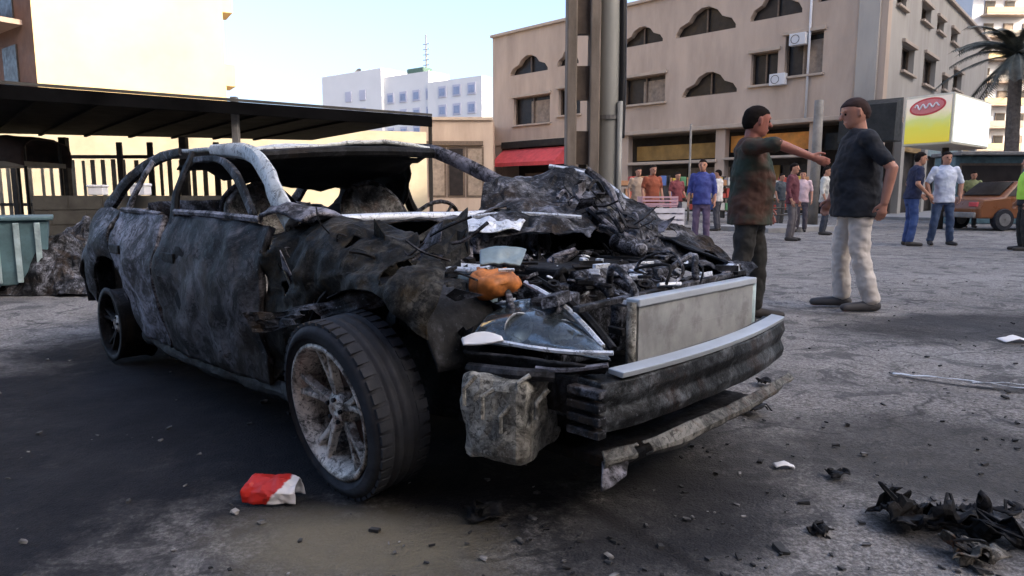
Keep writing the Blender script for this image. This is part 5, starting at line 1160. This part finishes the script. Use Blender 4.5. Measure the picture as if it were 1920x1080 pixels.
mb = MB(); mb.tube(crm([cl(1005, 690, 1.9), cl(1060, 694, 1.86), cl(1140, 684, 1.82)], 10), .008, 6); part(mb, 'trim_strip', 'ash')
# --- scorched grey housing ahead of the wheel
gx, gy, gz = .52, -.62, .37
bx2 = eb(gx - .03, gy - .01, gz + .005, .115, .16, .135, 'foamgrey', 'washer_tank', R(20), .035)
sb_ = bx2.modifiers.new('sub', 'SUBSURF'); sb_.subdivision_type = 'SIMPLE'; sb_.levels = 3; sb_.render_levels = 3
TX = D.textures.new('melt', 'CLOUDS'); TX.noise_scale = .09; dm_ = bx2.modifiers.new('d', 'DISPLACE'); dm_.texture = TX; dm_.strength = .04; dm_.texture_coords = 'LOCAL'
for k in range(5):
    mb = MB(); q = cl(870 + k * 34, 760 + (k % 3) * 26, 1.86 + .0 * k); mb.tube([q, tuple(Vector(q) + Vector((.0, .0, .05 + .02 * (k % 2)))), tuple(Vector(q) + Vector((.02, .03, .09)))], .008, 6); part(mb, 'hose', 'foamgrey', bx2)
mb = MB(); mb.tube(crm([cl(880, 690, 2.0), cl(960, 700, 1.9), cl(1040, 705, 1.88)], 8), .02, 8); part(mb, 'crash_bar', 'soot')
# --- radiator, slam panel, bumper beam
Y0, Y1 = -.285, .56
mb = MB(); mb.box((.70, Y0, .34), (.735, Y1, .695)); rad = part(mb, 'radiator_core', 'rad')
for (a, c) in (((.69, Y0 - .012, .696), (.745, Y1 + .012, .722)), ((.69, Y0 - .012, .31), (.745, Y1 + .012, .338))):
    mb = MB(); mb.box(a, c); part(mb, 'radiator_rail', 'cleanalu', rad, bevel=.004)
mb = MB(); mb.tube([(.718, Y0 - .017, .32), (.718, Y0 - .017, .71)], .017, 10); part(mb, 'radiator_tank', 'foamgrey', rad, smooth=True)
mb = MB(); mb.tube([(.718, Y1 + .017, .32), (.718, Y1 + .017, .71)], .022, 10); part(mb, 'radiator_tank', 'teal_light', rad, smooth=True)
for k in range(3):
    mb = MB(); z_ = .43 + k * .08; mb.box((.7352, Y0 + .004, z_), (.7365, Y1 - .004, z_ + .003)); part(mb, 'fin_tube', 'rad', rad)
mb = MB(); mb.bar((.64, -.5, .70), (.66, .62, .735), .03, .02); part(mb, 'slam_panel', 'burnt', bevel=.004)
def beam(name, prof, x, ys, mt_, par=CAR, amp=.008, droop=None, seed=0):
    rows = []
    for (dx, z_) in prof:
        rows.append([(x + dx - .06 * (abs(y_) / .65) ** 2, y_, z_ + (droop(y_) if droop else 0)) for y_ in ys])
    return S(name, rows, M[mt_], par, n=(len(prof) * 3, 40), amp=amp, freq=4, thick=.006, seed=seed)
ys = [-.64, -.45, -.2, .1, .4, .66]
dr = lambda y_: .012 * (y_ + .6)
mb = MB(); bb = []
for k in range(25):
    y_ = -.62 + 1.28 * k / 24; x_ = .87 - .06 * (abs(y_) / .65) ** 2; dz = .014 * (y_ + .6) + .014 * noise.noise(Vector((y_ * 5, 0, 3))); x_ += .016 * noise.noise(Vector((y_ * 4, 7, 3)))
    bb.append([(x_ - .07, y_, .36 + dz), (x_ + .02, y_, .365 + dz), (x_ + .03, y_, .40 + dz), (x_ + .012, y_, .44 + dz), (x_ + .03, y_, .48 + dz), (x_ + .02, y_, .518 + dz), (x_ - .07, y_, .528 + dz)])
mb.loft(bb); bm_ = part(mb, 'bumper_beam', burnt('bumper_beam_alloy', .008, .025, .06, .16, shift=.0, rust=.15, tint=(.92, 1, 1.1), rough=.55, metal=.3, scale=6), bevel=.006)
mb = MB()
for k in range(24):
    y_ = -.54 + 1.19 * k / 23; x_ = .87 - .06 * (abs(y_) / .65) ** 2; dz = .014 * (y_ + .6)
    bb[k] = [(x_ - .03, y_, .528 + dz), (x_ + .022, y_, .521 + dz), (x_ + .028, y_, .54 + dz), (x_ - .03, y_, .545 + dz)]
mb.loft(bb[:24]); part(mb, 'beam_flange', 'cleanalu', bm_, bevel=.003)
for k in range(4):
    mb = MB(); yy = -.62 + k * .028; zz = .375 + k * .04
    mb.obox((.80, -.645, zz), (.06, 0, 0), (0, .02, 0), (0, 0, .012)); part(mb, 'crush_can_rib', 'burnt', bm_, bevel=.004)
mb = MB(); mb.box((.5, -.58, .38), (.79, -.46, .5)); part(mb, 'chassis_rail', 'soot', bevel=.01)
mb = MB(); mb.box((.5, .46, .38), (.79, .58, .5)); part(mb, 'chassis_rail', 'soot', bevel=.01)
S('lower_lip', [[(.84, -.62, .315), (.9, -.45, .33), (.92, -.1, .335), (.92, .25, .34), (.9, .55, .345)], [(.86, -.635, .29), (.925, -.45, .30), (.945, -.1, .31), (.945, .25, .315), (.925, .56, .325)], [(.84, -.62, .255), (.9, -.45, .275), (.92, -.1, .285), (.92, .25, .295), (.9, .55, .31)]], M['khaki2'], CAR, n=(8, 48), amp=.012, freq=5, thick=.006, seed=36, ridge=.014, holes=(.5, 9.0))
S('torn_panel', [[(.85, -.63, .29), (.87, -.59, .30), (.89, -.54, .30)], [(.86, -.65, .21), (.88, -.62, .22), (.9, -.58, .25)]], M['ash'], CAR, n=(10, 12), amp=.012, freq=9, thick=.006, seed=37)
mb = MB(); mb.box((-.4, -.5, .2), (.8, .5, .24)); part(mb, 'subframe', 'soot', bevel=.01)
# --- wheels
def wheel(x, y, sgn, tyre=True, r=.335, steer=0.0, camber=0.0, z=None, detail=True):
    MM = Matrix.Translation((x, y, z if z else r)) @ Matrix.Rotation(steer, 4, 'Z') @ Matrix.Rotation(camber, 4, 'X') @ Matrix.Rotation(R(90) * (-sgn), 4, 'X')
    # local Z = outward
    wo2 = MB(); hw_ = .11; ri = .228 if r > .33 else .245
    if tyre:
        wo2.lathe([(ri - .004, -hw_ + .02), (ri + .02, -hw_), (r - .05, -hw_ - .008), (r - .012, -hw_ + .012), (r - .002, -hw_ + .04), (r - .001, -.045), (r - .01, -.041), (r - .01, -.033), (r, -.029), (r, -.004), (r - .01, 0), (r - .01, .008), (r, .012), (r, .033), (r - .01, .037), (r - .01, .045), (r - .001, .049), (r - .002, hw_ - .04), (r - .012, hw_ - .012), (r - .05, hw_ + .008), (ri + .03, hw_ + .002), (ri + .012, hw_ - .006), (ri - .004, hw_ - .02)], MM, 56)
        root = part(wo2, 'front_wheel', 'rubber', smooth=True)
        if detail:
            for k in range(44):
                for sz_ in (-1, 1):
                    a = 2 * math.pi * (k + (.5 if sz_ > 0 else 0)) / 44
                    rad_, tan_ = Vector((math.cos(a), math.sin(a), 0)), Vector((-math.sin(a), math.cos(a), 0))
                    bmb = MB(); c_ = rad_ * (r - .004) + Vector((0, 0, sz_ * (.074)))
                    bmb.obox(MM @ c_, MM.to_3x3() @ (rad_ * .006), MM.to_3x3() @ (tan_ * .016), MM.to_3x3() @ Vector((0, 0, .022))); part(bmb, 'tread_block', 'rubber', root)
    else:
        wo2.lathe([(ri - .03, -hw_), (ri + .01, -hw_), (ri - .02, -.05), (ri - .03, .0), (ri - .02, .05), (ri + .01, hw_), (ri - .03, hw_)], MM, 40)
        root = part(wo2, 'bare_wheel', 'soot', smooth=True)  # near-black finish so the rear wheel sinks into painted shade
    mb = MB(); mb.lathe([(ri - .045, -.09), (ri - .004, -.098), (ri - .004, hw_ - .022), (ri + .006, hw_ - .004), (ri - .008, hw_), (ri - .02, hw_ - .018), (ri - .035, hw_ - .04)], MM, 48); part(mb, 'rim', 'rim' if tyre else 'soot', root, smooth=True)
    mb = MB(); mb.lathe([(.005, .075), (.03, .078), (.05, .07), (.066, .055), (.066, .0), (.005, .0)], MM, 24); part(mb, 'hub', 'rim', root, smooth=True)
    mb = MB(); mb.lathe([(.03, -.03), (.17, -.03), (.17, -.012), (.03, -.012)], MM, 32); part(mb, 'brake_disc', plain('rusty_disc', (.075, .04, .028), .7, .3, var=.4, scale=8), root)
    for k in range(5):
        a = 2 * math.pi * k / 5 + .35
        for da in (-.16, .16):
            u0, u1 = Vector((math.cos(a), math.sin(a), 0)), Vector((math.cos(a + da), math.sin(a + da), 0)); tn = Vector((-math.sin(a), math.cos(a), 0))
            mb = MB(); rg = []
            for q, (rr_, zz_, wd_, th_) in enumerate(((.05, .052, .02, .02), (.12, .062, .016, .018), (.2, .074, .015, .016), (ri - .022, .078, .02, .016))):
                c_ = u0.lerp(u1, min(1, rr_ / (ri - .03))).normalized() * rr_ + Vector((0, 0, zz_))
                rg.append([MM @ (c_ + tn * wd_ - Vector((0, 0, th_))), MM @ (c_ - tn * wd_ - Vector((0, 0, th_))), MM @ (c_ - tn * wd_ * .6 + Vector((0, 0, th_ * .6))), MM @ (c_ + tn * wd_ * .6 + Vector((0, 0, th_ * .6)))])
            mb.loft(rg); part(mb, 'spoke', 'rim' if tyre else 'soot', root, bevel=.004)
    for k in range(5):
        a = 2 * math.pi * k / 5 + .1; mb = MB(); c_ = Vector((math.cos(a) * .042, math.sin(a) * .042, .072)); mb.tube([MM @ c_, MM @ (c_ + Vector((0, 0, .012)))], .008, 6); part(mb, 'wheel_nut', 'burnt', root)
    return root
wheel(-.075, -.87, -1, True, .322, R(-2), R(7))
wheel(0.02, .78, 1, True, .335, R(3), 0, detail=False)
wheel(-2.86, -.75, -1, False, .335, z=.245); wheel(-2.86, .75, 1, False, .335, z=.245)

# ------------------------------------------------------------------ litter and debris
def litter(name, px, py, label, cat, fn, rz=0.0):
    p = gnd(px, py); o = empty(name, (p.x, p.y, 0), rz); tag(o, label, cat); fn(o); return o
def redpack(o):
    S('carton', [[(-.11, -.045, .004), (0, -.05, .004), (.1, -.04, .004)], [(-.115, -.05, .05), (0, -.055, .055), (.1, -.045, .05)], [(-.1, -.02, .085), (0, -.01, .08), (.09, -.005, .075)], [(-.09, .05, .08), (0, .06, .075), (.09, .05, .07)], [(-.1, .06, .004), (0, .07, .004), (.1, .06, .004)]], M['packet'], o, n=(30, 34), amp=.012, freq=11, thick=.002, seed=70, ridge=.014)
m, nt, b = newmat('red_white_packet'); M['packet'] = m
tc = N(nt, 'ShaderNodeTexCoord'); sx = N(nt, 'ShaderNodeSeparateXYZ'); nt.links.new(tc.outputs['Object'], sx.inputs[0])
k_ = mth(nt, 'ADD', mth(nt, 'ADD', mth(nt, 'MULTIPLY', sx.outputs['X'], 6), mth(nt, 'MULTIPLY', sx.outputs['Z'], -5)), mth(nt, 'MULTIPLY', tex(nt, 18, 3), .35))
nt.links.new(ramp(nt, mth(nt, 'ADD', k_, .42), [(.47, (.5, .02, .012)), (.53, (.72, .7, .72))]), b.inputs['Base Color']); b.inputs['Roughness'].default_value = .5
CTN = litter('crushed_carton', 515, 938, 'crushed red and white carton beside the front wheel', 'carton', redpack, R(-6)); CTN.scale = (.84, .84, .84)
def scrap(mt_, sx_, sy_, sz_, seed, amp=.03, n=(14, 18)):
    def f(o):
        r_ = random.Random(seed); rows = []
        for i in range(4):
            rows.append([((j / 4 - .5) * sx_ + r_.uniform(-.1, .1) * sx_, (i / 3 - .5) * sy_ + r_.uniform(-.1, .1) * sy_, .006 + r_.random() * sz_) for j in range(5)])
        S('sheet', rows, M[mt_], o, n=n, amp=amp, freq=14, thick=.004, seed=seed, ridge=amp, holes=(.36, 14.0))
        mb = MB(); pts = [(r_.uniform(-.5, .5) * sx_, r_.uniform(-.5, .5) * sy_, .01 + r_.random() * sz_) for _ in range(5)]; mb.tube(crm(pts, 16), .005, 5); mb.build('wire', M['soot'], o)
    return f
litter('twisted_scrap', 1745, 985, 'heap of twisted black scrap at lower right', 'scrap', scrap('soot', .3, .16, .1, 81, .05, (20, 26)))
litter('twisted_scrap', 1850, 1010, 'long bent black strip lying across the scrap heap', 'scrap', scrap('soot', .26, .07, .07, 82, .03), R(-40))
litter('scorched_lump', 1820, 1050, 'rust-brown scorched lump in front of the scrap heap', 'scrap', scrap('rustlight', .12, .1, .07, 83, .03)) if M.setdefault('rustlight', burnt('orange_rust_lump', .03, .09, .2, .3, rust=.8, rustc=(.22, .08, .03), tint=(1.1, 1, .85))) else None
litter('metal_strip', 1815, 722, 'long pale metal strip on the dark ground at right', 'scrap', lambda o: S('strip', [[(-.35, .0, .01), (0, -.02, .03), (.35, .02, .012)], [(-.35, .03, .012), (0, .02, .02), (.36, .05, .01)]], M['alu'], o, n=(5, 24), amp=.008, freq=9, thick=.003, seed=84), R(-35))
litter('metal_strip', 1893, 728, 'short pale metal strip near the right frame edge', 'scrap', lambda o: S('strip', [[(-.16, .0, .01), (0, -.01, .03), (.16, .02, .012)], [(-.16, .03, .012), (0, .02, .02), (.16, .05, .01)]], M['alu'], o, n=(5, 16), amp=.008, freq=9, thick=.003, seed=85), R(-20))
litter('paper_scrap', 1905, 640, 'white paper scrap on the scorched patch at right edge', 'paper', lambda o: S('sheet', [[(-.1, -.05, .006), (0, -.05, .02), (.1, -.05, .006)], [(-.1, .05, .01), (0, .05, .03), (.1, .06, .008)]], M['whitebox'], o, n=(8, 10), amp=.01, freq=14, thick=.002, seed=86))
litter('paper_scrap', 1683, 972, 'small white scrap left of the black scrap heap', 'paper', lambda o: S('sheet', [[(-.02, -.015, .004), (0, -.015, .012), (.02, -.015, .004)], [(-.02, .015, .006), (0, .015, .016), (.025, .02, .005)]], M['whitebox'], o, n=(6, 8), amp=.004, freq=24, thick=.002, seed=87))
litter('paper_scrap', 1470, 876, 'pale crumpled scrap on open ground before the bumper', 'paper', lambda o: S('sheet', [[(-.035, -.015, .004), (0, -.015, .014), (.035, -.015, .004)], [(-.035, .02, .006), (0, .015, .02), (.04, .02, .005)]], M['whitebox'], o, n=(6, 8), amp=.006, freq=24, thick=.002, seed=88))
for px, py, lab, sz_ in ((1415, 768, 'black charred piece below the far end of the bumper', .09), (1430, 715, 'black curled strip on the ground past the far bumper end', .07), (1685, 955, 'small black lump above the white scrap', .04), (905, 965, 'charred crumb cluster in front of the front wheel', .08), (1570, 888, 'black flake on the grey ground at centre right', .05), (1540, 992, 'small black flake near the bottom at centre right', .045), (1890, 955, 'dark flake at the right edge above the scrap heap', .06)):
    litter('charred_piece', px, py + 6, lab, 'scrap', scrap('soot', sz_ * 1.4, sz_, sz_ * .4, int(px), .012, (8, 10)), R(px % 60))
rub = MB(); rnd = random.Random(3)
spots = [((-.9, 2.9), 1.4, 260), ((.4, 1.9), .6, 220), ((2.1, 2.6), 1.2, 300), ((1.1, 1.75), .7, 220), ((3.4, 4.2), 1.3, 220), ((-1.6, 1.9), 1.2, 200), ((.2, 1.6), .6, 160), ((2.5, 7), 2.5, 120)]
for (c_, sd, cnt) in spots:
    for k in range(int(cnt * .5)):
        x_, y_ = rnd.gauss(c_[0], sd), rnd.gauss(c_[1], sd * .7)
        if y_ < .9: continue
        s_ = min(.018, abs(rnd.gauss(0, .0045)) + .0015); a = rnd.uniform(0, 3.14)
        ax = Vector((math.cos(a), math.sin(a), rnd.uniform(-.3, .3))) * s_ * rnd.uniform(.8, 1.8); ay = Vector((-math.sin(a), math.cos(a), 0)) * s_ * rnd.uniform(.5, 1)
        o_ = len(rub.v); rub.obox((x_, y_, s_ * .25), ax, ay, (0, 0, s_ * .45))
        for i in range(o_, len(rub.v)): rub.v[i] = tuple(Vector(rub.v[i]) + Vector((rnd.uniform(-1, 1), rnd.uniform(-1, 1), rnd.uniform(-.5, .5))) * s_ * .35)
m, nt, b = newmat('rubble_bits'); 
nt.links.new(ramp(nt, tex(nt, 9, 2), [(.4, (.012, .012, .013)), (.55, (.05, .05, .052)), (.66, (.3, .29, .28))]), b.inputs['Base Color']); b.inputs['Roughness'].default_value = .85
tag(rub.build('rubble', m, fix=False), 'fine burnt crumbs and glass scattered over the asphalt', 'rubble', kind='stuff')
